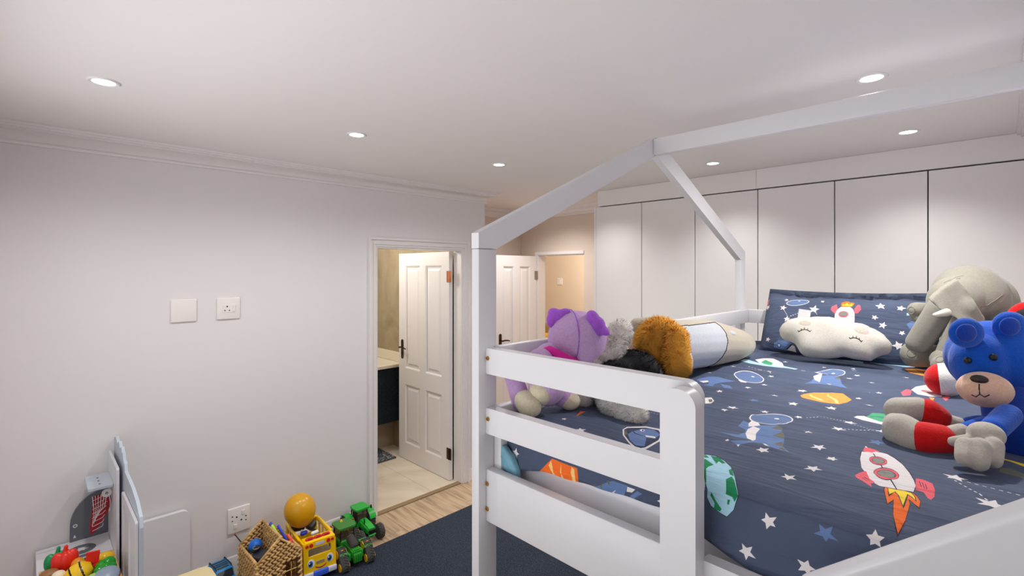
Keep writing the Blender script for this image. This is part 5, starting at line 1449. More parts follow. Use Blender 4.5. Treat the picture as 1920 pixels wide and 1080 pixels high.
# cloud cushion
CLD = FL('cloud_velour', (200, 194, 184), .15); CHK = speckle('taupe_sparkle', (176, 164, 152), (206, 196, 184), 500, .5, .8, .3)
t = thing('cloud_cushion', 'off-white cloud cushion with sleeping eyelashes leaning on the star pillow', 'cushion', (-.55, 2.62, 1.44))
cn_d = Vector((0, .13, .2)).normalized()
cn_n = Vector((0, -cn_d.z, cn_d.y))
cl = inflate('cushion_body', CLOUD_OUTLINE, lambda u, v, w: Vector((u, 2.50, 1.447)) + cn_d * v + cn_n * (w + .004 * math.sin(38 * u + 20 * v) * (1 if w > .02 else 0)), .062, .085, .011, CLD, t)
tr_ = surf(cl)
E0 = V((0, 0, 1.85))
for (cx, cy, w_, tilt) in ((1508.5, 620, 10.5, 0), (1605, 636, 11, .28)):
    arc = []
    for i in range(9):
        x = -1 + i / 4
        px, py = x * w_, -4.2 * (1 - x * x) + 2
        arc.append((cx + px * math.cos(tilt) - py * math.sin(tilt), cy + px * math.sin(tilt) + py * math.cos(tilt)))
    # rays from the eye-height point through the face of the cushion
    def onc(a, b_):
        d = V(((.70401 * (a - 960) / 920 - .71019), (.71019 * (a - 960) / 920 + .70401), -(b_ - 508) / 920)).normalized()
        q, n, _, _ = tr_.ray_cast(E0, d)
        return (q, n) if q is not None else tr_.find_nearest(E0 + d * 2.3)[:2]
    bm = NB()
    tube(bm, [q + n * .0004 for q, n in (onc(*a) for a in arc)], .0017, 6)
    for i in (0, 2, 4, 6, 8):
        q, n = onc(*arc[i])
        x = -1 + i / 4
        r_, n2 = onc(arc[i][0] + x * 2.0, arc[i][1] - 3.6 + abs(x))
        tube(bm, [q + n * .0004, r_ + n2 * .0006], .0013, 5)
    lash = obj('eyelashes', bm, GO, t, 180)
    lash['kind'] = 'stuff'
dv = V((-0.603, 2.801, 1.532)) - E0
patch_on('cheek', tr_, (-0.579, 2.257, 1.637), .024, .011, 0, CHK, t, V((-0.694, 2.709, 1.594)) - E0, .0006, .001)
patch_on('cheek', tr_, (-0.408, 2.372, 1.611), .027, .013, -.25, CHK, t, V((-0.479, 2.784, 1.57)) - E0, .0006, .001)
bm = NB(); box(bm, (-0.672, 2.603, 1.644), (.05, .004, .05), .001, 1, (-.4, .12, .2)); obj('ribbon_tag', bm, mat('silver_ribbon', (190, 190, 190), .45), t)

# slumped elephant
EL = FL('elephant_velour', (148, 144, 132), .18)
t = thing('plush_elephant', 'large grey plush elephant slumped face down by the star pillow', 'soft toy', (-.2, 2.6, 1.44))
eb = blob('body', lambda b: (ell(b, (-0.109, 2.689, 1.734), (.127, .12, .140)), ell(b, (-0.058, 2.782, 1.711), (.100, .11, .126)), ell(b, (-0.034, 2.807, 1.646), (.096, .094, .089)), ell(b, (-0.145, 2.595, 1.73), (.089, .084, .098)), cap(b, (-0.015, 2.783, 1.653), (0.018, 2.816, 1.599), .065, .048)), EL, t, .008, 10)
bm = NB()
E1 = [(-0.204, 2.385, 1.741), (-0.169, 2.44, 1.786), (-0.131, 2.485, 1.818), (-0.102, 2.488, 1.777), (-0.075, 2.501, 1.716), (-0.053, 2.518, 1.665), (-0.059, 2.504, 1.648), (-0.087, 2.469, 1.647), (-0.121, 2.428, 1.665), (-0.166, 2.397, 1.699)]


def earb(b):
    n_ = V((-.25, .92, .25)).normalized() * .035
    lo = [b.verts.new(p) for p in E1]
    hi = [b.verts.new(V(p) + n_) for p in E1]
    b.faces.new(lo); b.faces.new(hi[::-1])
    for i in range(len(E1)):
        j = (i + 1) % len(E1)
        b.faces.new((lo[i], hi[i], hi[j], lo[j]))
    bmesh.ops.recalc_face_normals(b, faces=list(b.faces))
    ell(b, mid((-0.122, 2.455, 1.718), (0, 0, 1.85), -.01), (.05, .02, .04), (-.2, .3, .2))


bm.free()
blob('ear', earb, EL, t, .005, 11)
blob('arm', lambda b: cap(b, (-0.176, 2.549, 1.704), (-0.253, 2.572, 1.56), .053, .044), EL, t, .006, 8)
blob('arm', lambda b: cap(b, (-0.109, 2.546, 1.655), (-0.148, 2.549, 1.52), .056, .055), EL, t, .006, 8)
ft = blob('foot', lambda b: (ell(b, (-0.272, 2.595, 1.507), (.045, .05, .052)), cap(b, (-0.257, 2.61, 1.503), (-0.199, 2.64, 1.502), .05, .046)), EL, t, .006, 8)
ft2 = blob('foot', lambda b: (ell(b, (-0.166, 2.532, 1.503), (.052, .05, .046)), ell(b, (-0.181, 2.487, 1.49), (.03, .03, .03))), EL, t, .006, 8)
ft3 = blob('foot', lambda b: (cap(b, (-0.263, 2.604, 1.69), (-0.232, 2.635, 1.692), .032, .028), ell(b, (-0.257, 2.61, 1.655), (.028, .028, .019))), EL, t, .006, 8)
TOE = mat('toe_stitching', (138, 134, 122), .9)
for (fo, cx, cy, z, a, b_, ro) in ((ft, 1709, 662, 1.97, 8, 7, .2), (ft, 1712, 646, 1.98, 8, 4.5, .2), (ft2, 1762, 674, 1.84, 8, 5, -.3), (ft2, 1782, 668, 1.86, 7, 4.5, -.5), (ft3, 1709, 582, 2.1, 6.5, 6.5, 0)):
    tr_ = surf(fo)
    pts = []
    for i in range(18):
        g = 2 * PI * i / 18
        ax_, ay_ = cx + a * math.cos(g) * math.cos(ro) - b_ * math.sin(g) * math.sin(ro), cy + a * math.cos(g) * math.sin(ro) + b_ * math.sin(g) * math.cos(ro)
        d = V(((.70401 * (ax_ - 960) / 920 - .71019), (.71019 * (ax_ - 960) / 920 + .70401), -(ay_ - 508) / 920)).normalized()
        q, n, _, _ = tr_.ray_cast(E0, d)
        if q is not None:
            pts.append(q + n * .0006)
    if len(pts) > 8:
        bm = NB(); tube(bm, pts, .0016, 6, len(pts) == 18); obj('toe', bm, TOE, t, 180)
blob('tusk', lambda b: cap(b, (-0.157, 2.413, 1.697), (-0.185, 2.356, 1.689), .015, .008), mat('ivory_felt', (206, 200, 186), .9), t, .003, 3)
# fold across the body
tr_ = surf(eb)
bm = NB()
for path in ([(1838, 576), (1852, 572), (1868, 562), (1880, 552)], [(1770, 530), (1784, 524), (1800, 522)], [(1780, 528), (1792, 520), (1806, 517)]):
    pts = []
    for k in range(13):
        g = k / 12 * (len(path) - 1); i = min(int(g), len(path) - 2); ff = g - i
        ax_, ay_ = path[i][0] * (1 - ff) + path[i + 1][0] * ff, path[i][1] * (1 - ff) + path[i + 1][1] * ff
        d = V(((.70401 * (ax_ - 960) / 920 - .71019), (.71019 * (ax_ - 960) / 920 + .70401), -(ay_ - 508) / 920)).normalized()
        q, n, _, _ = tr_.ray_cast(E0, d)
        if q is not None:
            pts.append(q)
    if len(pts) > 3:
        tube(bm, pts, .0016, 6)
o = obj('seam', bm, TOE, t, 180); o['kind'] = 'stuff'

# black cushion with red edge behind the toys
REDF = FL('red_plush', (214, 26, 28), .3)
t = thing('round_cushion', 'round black cushion with a red edge behind the elephant by the wall', 'cushion', (.02, 2.35, 1.44))
bm = NB(); cR = V((0.048, 2.534, 1.614)) + V((0, 0, -.040)); ell(bm, cR, (.078, .10, .143), None, 28, 18); obj('cushion_body', bm, BLK, t, 180)
bm = NB()
tube(bm, [cR + V((.005 + .062 * math.cos(a), .02 + .05 * math.cos(a), .138 * math.sin(a) + .010)) * 1.0 for a in [2 * PI * i / 40 for i in range(40)]], .018, 10, True)
obj('piping', bm, REDF, t, 180)

# red and white plush ball
t = thing('plush_ball', 'red and white plush ball wedged between elephant and blue bear', 'ball', (-0.149, 2.151, 1.491))
bc = V((-0.144, 2.156, 1.491))
ndir = V((.99, .07, .1)).normalized()
bm = NB(); ell(bm, bc, (.054, .054, .054), frame_of(ndir), 32, 24)
for fc in bm.faces:
    fc.material_index = 1 if (fc.calc_center_median() - bc).normalized().dot(ndir) > -.22 else 0
obj('cover', bm, [REDF, PALEF], t, 180)

# blue bear lying on its side
BLU = FL('blue_plush', (20, 84, 190), .35); BLD = FL('deep_blue_plush', (22, 62, 160), .3); PCH = FL('peach_velour', (226, 186, 160), .2); GRY = FL('stone_velour', (190, 184, 172), .2)
t = thing('blue_teddy', 'bright blue plush bear with peach muzzle and red-and-grey boots lying on the duvet', 'soft toy', (-.08, 1.55, 1.44))
hd = blob('head', lambda b: (ell(b, (-0.02, 1.805, 1.621), (.1068, .1086, .0995)), ell(b, (0.027, 1.878, 1.592), (.0905, .0995, .1177)), ell(b, (-0.048, 1.738, 1.615), (.0634, .0724, .0769))), BLU, t, .0054, 6)
tr_ = surf(hd)
mz = blob('muzzle', lambda b: (ell(b, (-0.038, 1.633, 1.566), (.0525, .0543, .0416)), ell(b, (-0.046, 1.599, 1.573), (.0326, .0362, .0326))), PCH, t, .0045, 6)
tm = surf(mz)


def cast(tree, a, b_):
    d = V(((.70401 * (a - 960) / 920 - .71019), (.71019 * (a - 960) / 920 + .70401), -(b_ - 508) / 920)).normalized()
    q, n, _, _ = tree.ray_cast(E0, d)
    if q is None:
        q, n, _, _ = tree.find_nearest(E0 + d * 1.3)
    return q, n


bm = NB(); q, n = cast(tm, 1836, 712); ell(bm, q + n * .0018, (.0163, .0091, .0100), None, 16, 10); obj('nose', bm, mat('brown_nose', (46, 32, 28), .4), t, 180)
bm = NB(); tube(bm, [qq + nn * .0004 for qq, nn in (cast(tm, *a) for a in ((1836, 720), (1836, 730), (1837, 738)))], .0014, 6); tube(bm, [qq + nn * .0004 for qq, nn in (cast(tm, *a) for a in ((1822, 740), (1830, 744), (1837, 739), (1846, 744), (1855, 740)))], .0014, 6); obj('mouth', bm, GO, t, 180)['kind'] = 'stuff'
for ex, ey in ((1815, 676), (1862, 670)):
    bm = NB(); q, n = cast(tr_, ex, ey); ell(bm, q + n * .0018, (.0085, .0085, .0085), None, 14, 10); obj('eye', bm, BLACK, t, 180)
for ex, ey, ez_ in ((1812, 624, 1.36), (1893, 612, 1.36)):
    blob('ear', lambda b: ell(b, V((-0.072, 1.676, 1.695)) if ex < 1850 else V((0.005, 1.753, 1.711)), (.0398, .0235, .0380), (0, 0, .7059)), BLU, t, .0036, 4)
    bm = NB(); q = V((-0.07, 1.637, 1.698)) if ex < 1850 else V((0.005, 1.712, 1.714)); ell(bm, q, (.0235, .0091, .0226), (0, 0, .7059), 16, 10); obj('inner_ear', bm, BLD, t, 180)
blob('torso', lambda b: (cap(b, (0.013, 1.736, 1.505), (0.03, 1.65, 1.451), .0634, .0679), ell(b, (-0.007, 1.702, 1.501), (.0407, .0453, .0362))), BLD, t, .0054, 6)
blob('arm', lambda b: cap(b, (0.002, 1.57, 1.526), (-0.021, 1.489, 1.506), .0253, .0244), BLU, t, .0045, 6)
pw = blob('paw', lambda b: (ell(b, (-0.032, 1.465, 1.498), (.0326, .0308, .0272)), cap(b, (-0.06, 1.392, 1.485), (-0.06, 1.366, 1.468), .0190, .0181), cap(b, (-0.04, 1.4, 1.486), (-0.041, 1.372, 1.463), .0199, .0190), cap(b, (-0.02, 1.432, 1.485), (-0.021, 1.406, 1.463), .0190, .0172), cap(b, (-0.059, 1.444, 1.484), (-0.082, 1.428, 1.48), .0136, .0109)), GRY, t, .0036, 4)
blob('boot_toe', lambda b: cap(b, (-0.199, 1.625, 1.484), (-0.162, 1.649, 1.489), .0344, .0326), GRY, t, .0045, 5, label='grey toe of the far boot')
blob('boot', lambda b: cap(b, (-0.145, 1.653, 1.485), (-0.125, 1.655, 1.474), .0353, .0308), REDF, t, .0045, 5, label='red boot')
blob('leg', lambda b: (cap(b, (-0.121, 1.658, 1.471), (-0.083, 1.665, 1.462), .0199, .0199)), GRY, t, .0045, 5)
blob('boot_toe', lambda b: (cap(b, (-0.178, 1.505, 1.463), (-0.153, 1.492, 1.455), .0416, .0398), cap(b, (-0.192, 1.516, 1.474), (-0.18, 1.503, 1.466), .0272, .0362)), GRY, t, .0045, 5, label='grey toe of the near boot')
blob('boot', lambda b: cap(b, (-0.135, 1.49, 1.457), (-0.107, 1.499, 1.46), .0407, .0353), REDF, t, .0045, 5, label='red boot')
blob('leg', lambda b: cap(b, (-0.104, 1.502, 1.464), (-0.071, 1.516, 1.481), .0235, .0217), GRY, t, .0045, 5)
blob('thigh', lambda b: cap(b, (-0.068, 1.519, 1.483), (-0.033, 1.561, 1.494), .0199, .0235), BLU, t, .0045, 5)
blob('thigh', lambda b: cap(b, (-0.08, 1.667, 1.459), (-0.045, 1.678, 1.47), .0199, .0235), BLU, t, .0045, 5)
# ------------------------------------------------------------------ toy kitchen by the wall
KW = mat('kitchen_white', (226, 224, 228), .35); KG = mat('kitchen_slate', (104, 108, 116), .45); KB = mat('kitchen_pale_blue', (186, 196, 206), .4); KI = mat('icon_white', (226, 226, 226), .5)
t = thing('toy_kitchen', 'white wooden toy kitchen with slate arch backsplash and printed hob', 'toy kitchen', (-3.1, .3, 0))
bm = NB(); plate(bm, rrect(.034, .671, .003, .482, [.004, .004, .04, .004], 8), [], YZ(-3.331), .03); obj('back_panel', bm, KW, t)
bm = NB(); bx(bm, -3.300, -2.66, .034, .3075, .462, .480, .003, 2); obj('countertop', bm, KW, t)
bm = NB(); bx(bm, -3.300, -2.68, .036, .052, .003, .461, .002, 1); obj('side_panel', bm, KW, t)
bm = NB(); plate(bm, [(.158, .4805), (.3075, .4805), (.3075, .735), (.285, .715)] + [(.300 - .142 * math.cos(g), .560 + .155 * math.sin(g)) for g in [PI * .47 * (1 - i / 8) for i in range(9)]] + [(.158, .52)], [], YZ(-3.330), .012); obj('arch_backsplash', bm, KG, t)
bm = NB()
for (yy, zz, r, kind) in ((.178, .560, .009, 'ring'), (.176, .508, .008, 'drop'), (.252, .650, .008, 'drop'), (.268, .556, .007, 'drop'), (.262, .530, .007, 'ring'), (.270, .610, .014, 'leaf')):
    if kind == 'ring':
        plate(bm, disc2(yy, zz, r), [disc2(yy, zz, r * .55)[::1]], YZ(-3.3179), .0008)
    elif kind == 'drop':
        plate(bm, [(yy - r * .7, zz - r), (yy + r * .7, zz - r), (yy, zz + r)], [], YZ(-3.3179), .0008)
    else:
        plate(bm, disc2(yy, zz, r * .5, r * 2.2, 14, -.25), [], YZ(-3.3179), .0008)
obj('icons', bm, KI, t)['kind'] = 'stuff'
for (cx, cy) in ((-3.205, .195), (-3.205 + .115, .205)):
    bm = NB(); plate(bm, disc2(cx, cy, .052, .055, 32), [], XY(.4802), .0012); o = obj('hob_ring', bm, KG, t, None, 'round slate hob plate with a white mark')
    bm = NB()
    plate(bm, [(cx + x * .9, cy + y * .9) for x, y in ((-.020, .006), (-.012, .020), (-.004, .010), (.006, .030), (.012, .010), (.024, .014), (.014, .0), (.024, -.016), (.008, -.012), (.0, -.028), (-.008, -.012), (-.024, -.014))], [], XY(.4815), .0006)
    obj('flame_mark', bm, KI, o)
bm = NB(); plate(bm, rrect(-3.330, -2.992, .003, .905, [.002, .002, .012, .002]), [], XZ(.308), .011); bmesh.ops.bevel(bm, geom=[e for e in bm.edges if len(e.link_faces) == 2 and e.calc_face_angle(0) > 1.2], offset=.002, segments=2, affect='EDGES'); obj('divider_panel', bm, KW, t, 40)
bm = NB(); plate(bm, rrect(-2.935, -2.53, .003, .812, .012), [rect(-2.895, -2.745, .43, .765), rect(-2.715, -2.57, .43, .765), rect(-2.895, -2.745, .05, .39), rect(-2.715, -2.57, .05, .39)], XZ(.321), .010); obj('window_frame', bm, KW, t)
for q in (rect(-2.895, -2.745, .43, .765), rect(-2.715, -2.57, .43, .765), rect(-2.895, -2.745, .05, .39), rect(-2.715, -2.57, .05, .39)):
    bm = NB(); plate(bm, q, [], XZ(.327), .004); obj('window_panel', bm, KW, t)
top = [(-2.50, .795), (-2.515, .835), (-2.60, .872), (-2.72, .892), (-2.86, .899), (-2.93, .902), (-2.945, .935), (-2.985, .942), (-3.0, .972), (-3.035, .966), (-3.05, .990), (-3.10, .968), (-3.14, .995), (-3.20, .970), (-3.25, .992), (-3.33, .97)]
bm = NB(); plate(bm, [(-3.33, .003), (-2.52, .003), (-2.50, .03)] + top, [], XZ(.3325), .012); bmesh.ops.bevel(bm, geom=[e for e in bm.edges if len(e.link_faces) == 2 and e.calc_face_angle(0) > 1.2], offset=.0015, segments=1, affect='EDGES'); obj('scalloped_panel', bm, KB, t)
bm = NB(); plate(bm, rrect(-3.300, -3.095, .212, .3075, .006), [], XY(.790), .012); bm.transform(Matrix.Translation((-3.2, .3, .79)) @ Matrix.Rotation(-.0, 4, 'X') @ Matrix.Translation((3.2, -.3, -.79))); obj('shelf', bm, KB, t)
bm = NB()
for i in range(3):
    bx(bm, -3.25 + i * .05, -3.235 + i * .05, .255, .262, .8022, .8028)
obj('slot', bm, KG, t)['kind'] = 'stuff'

RC = mat('red_cotton', (150, 28, 40), .85, bump=(200, .3)); RW = mat('white_stripe_cotton', (226, 214, 216), .85)
t = thing('toy_oven_mitt', 'red and white checked cloth hanging under the toy kitchen shelf', 'cloth', (-3.15, .27, .74))
bm = NB()
pts = [(.238, .742), (.300, .752), (.305, .70), (.292, .655), (.270, .615), (.240, .565), (.226, .560), (.222, .60), (.230, .67)]
plate(bm, pts, [], YZ(-3.16), .008); cc = obj('cloth_body', bm, RC, t)
bm = NB()
for i in range(6):
    f_ = i / 5
    tube(bm, [(-3.1512, .232 + .011 * i, .745), (-3.151, .238 + .008 * i, .68), (-3.1512, .228 + .005 * i + .004, .60 + .012 * i)], .0016, 5)
for i in range(8):
    z = .735 - i * .021
    tube(bm, [(-3.1512, .232, z - .012), (-3.151, .27, z), (-3.1512, .294 - i * .003, z + .012)], .0012, 5)
obj('check_lines', bm, RW, t)['kind'] = 'stuff'
bm = NB(); cyl(bm, (-3.150, .286, .748), (-3.146, .286, .748), .020, None, 18); obj('label_disc', bm, KI, t)
bm = NB(); tube(bm, [(-3.1452, .281, .744), (-3.1452, .286, .754), (-3.1452, .291, .748), (-3.1452, .287, .741)], .0018, 6); obj('disc_mark', bm, BLACK, t)
bm = NB(); tube(bm, [(-3.149, .296, .738), (-3.149, .300, .70), (-3.149, .297, .655)], .002, 6); obj('hanging_loop', bm, RW, t)
bm = NB(); cyl(bm, (-3.155, .288, .742), (-3.155, .288, .789), .003, None, 8); obj('hook', bm, STEEL, t)

# ------------------------------------------------------------------ crate of toy food on the counter
PINE = mat('pine', (222, 180, 116), .55, var=(30, .12)); PINED = mat('pine_inside', (196, 150, 90), .6, var=(30, .12))
t = thing('food_crate', 'small pine crate heaped with toy vegetables on the toy kitchen counter', 'crate', (-2.84, .17, .481))
x0, x1, y0, y1 = -2.985, -2.695, .040, .297
for a in ((x0, x0 + .010, y0, y1), (x1 - .010, x1, y0, y1), (x0 + .0105, x1 - .0105, y0, y0 + .010), (x0 + .0105, x1 - .0105, y1 - .010, y1)):
    bm = NB(); bx(bm, a[0], a[1], a[2], a[3], .4815, .531, .0015, 1); obj('side', bm, PINE, t)
bm = NB(); bx(bm, x0 + .0105, x1 - .0105, y0 + .0105, y1 - .0105, .4815, .487); obj('base', bm, PINED, t)
def toy(name, label, cat, build, mats, vox=.003, sm=4, mf=None):
    o = blob(name, build, mats, None, vox, sm, mf)
    return tag(o, label, cat, 'toy food in the pine crate')
G1 = mat('toy_green', (20, 150, 84), .25); G2 = mat('toy_leaf_green', (22, 160, 44), .2, bump=(60, .5, .004)); R1_ = mat('toy_red', (232, 44, 28), .22); Y1_ = mat('toy_yellow', (250, 204, 30), .25); O1_ = mat('toy_orange', (240, 160, 40), .3); GB_ = mat('toy_grey_blue', (150, 166, 184), .3); MR = mat('toy_maroon', (140, 24, 36), .3); CR_ = mat('toy_cream', (240, 222, 190), .35); LG_ = mat('toy_lime', (170, 214, 110), .3); DKG = mat('toy_dark_green', (20, 70, 30), .35)
def pepper(q, s):
    q = V(q)
    return lambda b: (ell(b, q + V((0, -.022 * s, .0)), (.024 * s, .026 * s, .048 * s), (.1, 0, 0)), ell(b, q + V((0, .020 * s, .004 * s)), (.024 * s, .028 * s, .046 * s), (-.1, 0, 0)), ell(b, q + V((.012, 0, 0)), (.022 * s, .024 * s, .044 * s)), cap(b, q + V((0, 0, .04 * s)), q + V((0, .004, .066 * s)), .010 * s, .008 * s))
toy('toy_pepper', 'glossy green toy pepper half hidden behind the red pepper', 'toy food', pepper((-2.984, 0.101, 0.55), .95), G1)
toy('toy_pepper', 'large glossy red toy pepper standing in the pine crate', 'toy food', pepper((-2.961, 0.125, 0.552), 1.0), R1_)
o = toy('toy_squash', 'yellow toy vegetable with black stripes in front of the red pepper', 'toy food', lambda b: (ell(b, (-2.844, 0.165, 0.536), (.052, .052, .040), (.3, .2, 0))), [Y1_, BLACK], .003, 4, lambda c, n: 1 if abs(((c.y * 26 + c.z * 9) % 1.0) - .5) < .09 and n.z > -.2 else 0)
bm = NB(); q0 = V((-2.855, 0.208, 0.536)) + V((0, 0, .028))
F4 = [(-.022, -.025), (.022, -.025), (.026, .03), (-.020, .035)]
def fr(a, b_, tt):
    return q0 + V((-tt * .9 + .01, a, b_ + tt * .3))
plate(bm, [(-.026, -.045), (.020, -.045), (.028, .040), (-.018, .046)], [], fr, .006)
plate(bm, [(-.026, -.045), (.022, -.045), (.026, -.005), (-.024, -.009)], [], lambda a, b_, tt: q0 + V((tt + .022, a, b_)), .004)
box(bm, q0 + V((.010, -.026, -.025)), (.036, .003, .05)); box(bm, q0 + V((.010, .022, -.025)), (.036, .003, .05))
tag(obj('toy_carton', bm, mat('carton_red', (240, 40, 24), .4)), 'open red toy carton standing upright in the pine crate', 'toy food', 'toy food in the pine crate')
toy('toy_lemon', 'yellow toy lemon in the far corner of the pine crate', 'toy food', lambda b: (ell(b, (-2.908, 0.258, 0.536), (.028, .034, .026)), ell(b, (-2.871, 0.272, 0.536), (.012, .014, .012))), Y1_)
toy('toy_lettuce', 'shiny green toy lettuce beside the red carton', 'toy food', lambda b: [ell(b, q_, r) for q_, r in (((-2.835, 0.239, 0.536), .026), ((-2.845, 0.264, 0.536), .028), ((-2.8, 0.253, 0.536), .026), ((-2.802, 0.229, 0.536), .020), ((-2.802, 0.273, 0.536), .018))], G2, .003, 2)
toy('toy_broccoli', 'dark green toy floret tucked behind the red carton', 'toy food', lambda b: [ell(b, q_, r) for q_, r in (((-2.921, 0.187, 0.536), .014), ((-2.946, 0.196, 0.536), .013), ((-2.886, 0.189, 0.536), .014), ((-2.905, 0.238, 0.536), .013), ((-2.877, 0.232, 0.536), .012))], DKG)
o = toy('toy_fish', 'grey-blue toy fish steak with maroon edge at the near side of the crate', 'toy food', lambda b: ell(b, (-2.724, 0.244, 0.536), (.050, .052, .030), (.2, .35, 0)), [GB_, MR], .003, 4, lambda c, n: 1 if n.y > .80 else 0)
toy('toy_orange', 'orange toy fruit behind the striped toy vegetable', 'toy food', lambda b: ell(b, (-2.935, 0.167, 0.536), .026), O1_)
toy('toy_egg', 'cream toy egg at the near edge of the pine crate', 'toy food', lambda b: ell(b, (-2.876, 0.101, 0.536), (.026, .026, .022)), CR_)
toy('toy_pear', 'lime green toy pear at the near edge of the crate', 'toy food', lambda b: (ell(b, (-2.745, 0.207, 0.536), (.026, .03, .022))), LG_)
toy('toy_bread', 'brown toy loaf lying in the corner of the pine crate', 'toy food', lambda b: (ell(b, (-2.925, 0.072, 0.536), (.03, .034, .018))), mat('toy_brown', (150, 104, 60), .4))

# ------------------------------------------------------------------ cream child's stool
CRW = mat('cream_lacquer', (228, 210, 160), .35)
t = thing('child_stool', "cream child's stool with rounded corners in front of the blue jeep", 'stool', (-2.8, .57, 0))
bm = NB(); plate(bm, rrect(-2.965, -2.62, .44, .688, .055, 8), [], XY(.282), .020); bmesh.ops.bevel(bm, geom=[e for e in bm.edges if len(e.link_faces) == 2 and e.calc_face_angle(0) > 1.2], offset=.006, segments=3, affect='EDGES'); obj('seat', bm, CRW, t, 50)
for xx in (-2.92, -2.665):
    for yy in (.485, .645):
        bm = NB(); cyl(bm, (xx, yy, .0), (xx * .98 + -2.79 * .02, yy * .98 + .565 * .02, .2815), .014, .018, 12); obj('leg', bm, CRW, t, 40)

# ------------------------------------------------------------------ blue toy jeep
JB = mat('jeep_blue', (52, 146, 212), .3); JD = mat('jeep_deep_blue', (34, 112, 176), .35); DW = mat('dark_window', (44, 50, 58), .2)
t = thing('toy_jeep', 'sky blue toy jeep with black roof bars parked against the wall', 'toy car', (-3.195, .815, 0), .10)
bm = NB(); bx(bm, -.115, .145, -.052, .052, .028, .075, .010, 3); bx(bm, .03, .142, -.050, .050, .070, .086, .010, 3); obj('body', bm, JB, t, 40)
bm = NB(); plate(bm, [(-.112, .074), (.045, .074), (.012, .128), (-.104, .130)], [], XZ(-.047), .094); bmesh.ops.bevel(bm, geom=list(bm.edges), offset=.004, segments=2, affect='EDGES'); obj('cabin', bm, JB, t, 40)
for sg in (1, -1):
    for a in ((-.098, -.052), (-.044, .004)):
        bm = NB(); plate(bm, [(a[0], .085), (a[1] + (.018 if a[1] > 0 else 0), .085), (a[1], .118), (a[0], .118)], [], XZ(sg * .0472, sg), .001); obj('window', bm, DW, t)
bm = NB(); sl_ = V((.033, 0, -.054)).normalized()
plate(bm, rrect(-.040, .040, .008, .052, .004), [], lambda a, b_, tt: V((.012, 0, .128)) + sl_ * (b_) + V((0, a, 0)) + V((.854, 0, .52)) * (tt + .0008), .0015); obj('windscreen', bm, DW, t)
for yy in (-.040, .040):
    bm = NB(); tube(bm, [(-.10, yy, .129), (-.098, yy, .138), (.0, yy, .137), (.006, yy, .128)], .0035, 8); obj('roof_bar', bm, BLACK, t, 60)
bm = NB()
for xx in (-.085, -.062, -.04):
    bx(bm, xx, xx + .012, -.034, .034, .130, .1325, .001, 1)
obj('roof_stripe', bm, BLACK, t)['kind'] = 'stuff'
bm = NB(); bx(bm, -.02, .0, -.030, .030, .1285, .1305, .001, 1); obj('sun_roof', bm, DW, t)
for xx in (-.07, .095):
    for sg in (1, -1):
        bm = NB(); cyl(bm, (xx, sg * .040, .0285), (xx, sg * .062, .0285), .028, None, 20); cyl(bm, (xx, sg * .061, .0285), (xx, sg * .0635, .0285), .014, .011, 12); obj('wheel', bm, BLACK, t, 40)
bm = NB(); bx(bm, .143, .150, -.04, .04, .04, .068, .002, 1); obj('grille', bm, JD, t)
bm = NB(); cyl(bm, (-.115, 0, .085), (-.135, 0, .085), .026, None, 20); obj('spare_wheel', bm, BLACK, t, 40)

# ------------------------------------------------------------------ woven house basket
WV = mat('water_hyacinth', (206, 164, 104), .6, var=(45, .34)); WVD = mat('basket_core', (84, 54, 26), .9)
t = thing('woven_basket', 'woven house-shaped basket with window holes, full of small toys', 'basket', (-3.0, 1.01, .0065), 0.0)
t.rotation_euler = (0, -.04, 0)
bx0, bx1, by0, by1, ez, pz = -.165, .140, -.115, .118, .238, .338
gable = [(by0, .0), (by1, .0), (by1, ez), (0, pz), (by0, ez)]
wh = [rect(-.070, -.020, .085, .150), rect(.032, .092, .100, .185)]


def weave(bm, fnp, u0, u1, z1f, holes, nrm, pitch=.0150, ln=.030):
    """rows of plump leaning stitches"""
    z = pitch * .5
    r = 0
    while True:
        u = u0 + (.5 if r % 2 else 0) * ln
        any_ = False
        while u < u1:
            if z < z1f(u) - .003 and not any(h[0][0] - .004 < u < h[2][0] + .004 and h[0][1] - .003 < z < h[2][1] + .003 for h in holes):
                c_ = fnp(u, z)
                tn = (fnp(u + .001, z) - fnp(u, z)).normalized()
                up_ = V((0, 0, 1))
                lean = .42 if r % 2 else -.42
                ax = (tn * math.cos(lean) + up_ * math.sin(lean))
                M = Matrix((ax, up_ * math.cos(lean) - tn * math.sin(lean), nrm)).transposed()
                ell(bm, c_, (ln * .56, pitch * .60, .0072 * random.uniform(.75, 1.3)), M, 6, 5)
            any_ = any_ or z < z1f(u)
            u += ln
        z += pitch
        r += 1
        if not any_ or z > .36:
            break


def gz(u):
    return pz - (pz - ez) * (u / by1 if u > 0 else u / by0)


for xx, sg, hs, nm in ((bx1, 1, wh, 'gable_wall'), (bx0, -1, [], 'gable_wall')):
    bm = NB(); plate(bm, gable, hs, YZ(xx - .003), .006); pw_ = obj(nm, bm, WVD, t)
    bm = NB()
    for s2 in (1, -1):
        weave(bm, (lambda u, z, a=xx + s2 * .004: V((a, u, z))), by0, by1, gz, hs, V((s2, 0, 0)))
    o = obj('weave', bm, WV, pw_, 180); o['kind'] = 'stuff'
for yy in (by0, by1):
    bm = NB(); bx(bm, bx0, bx1, yy - .003, yy + .003, .0, ez); pw_ = obj('side_wall', bm, WVD, t)
    bm = NB()
    for s2 in (1, -1):
        weave(bm, (lambda u, z, a=yy + s2 * .004: V((u, a, z))), bx0 + .008, bx1 - .006, lambda u: ez, [], V((0, s2, 0)))
    o = obj('weave', bm, WV, pw_, 180); o['kind'] = 'stuff'
bm = NB(); bx(bm, bx0 + .008, bx1 - .008, .010, .014, .02, pz - .012); pw_ = obj('divider', bm, WVD, t)
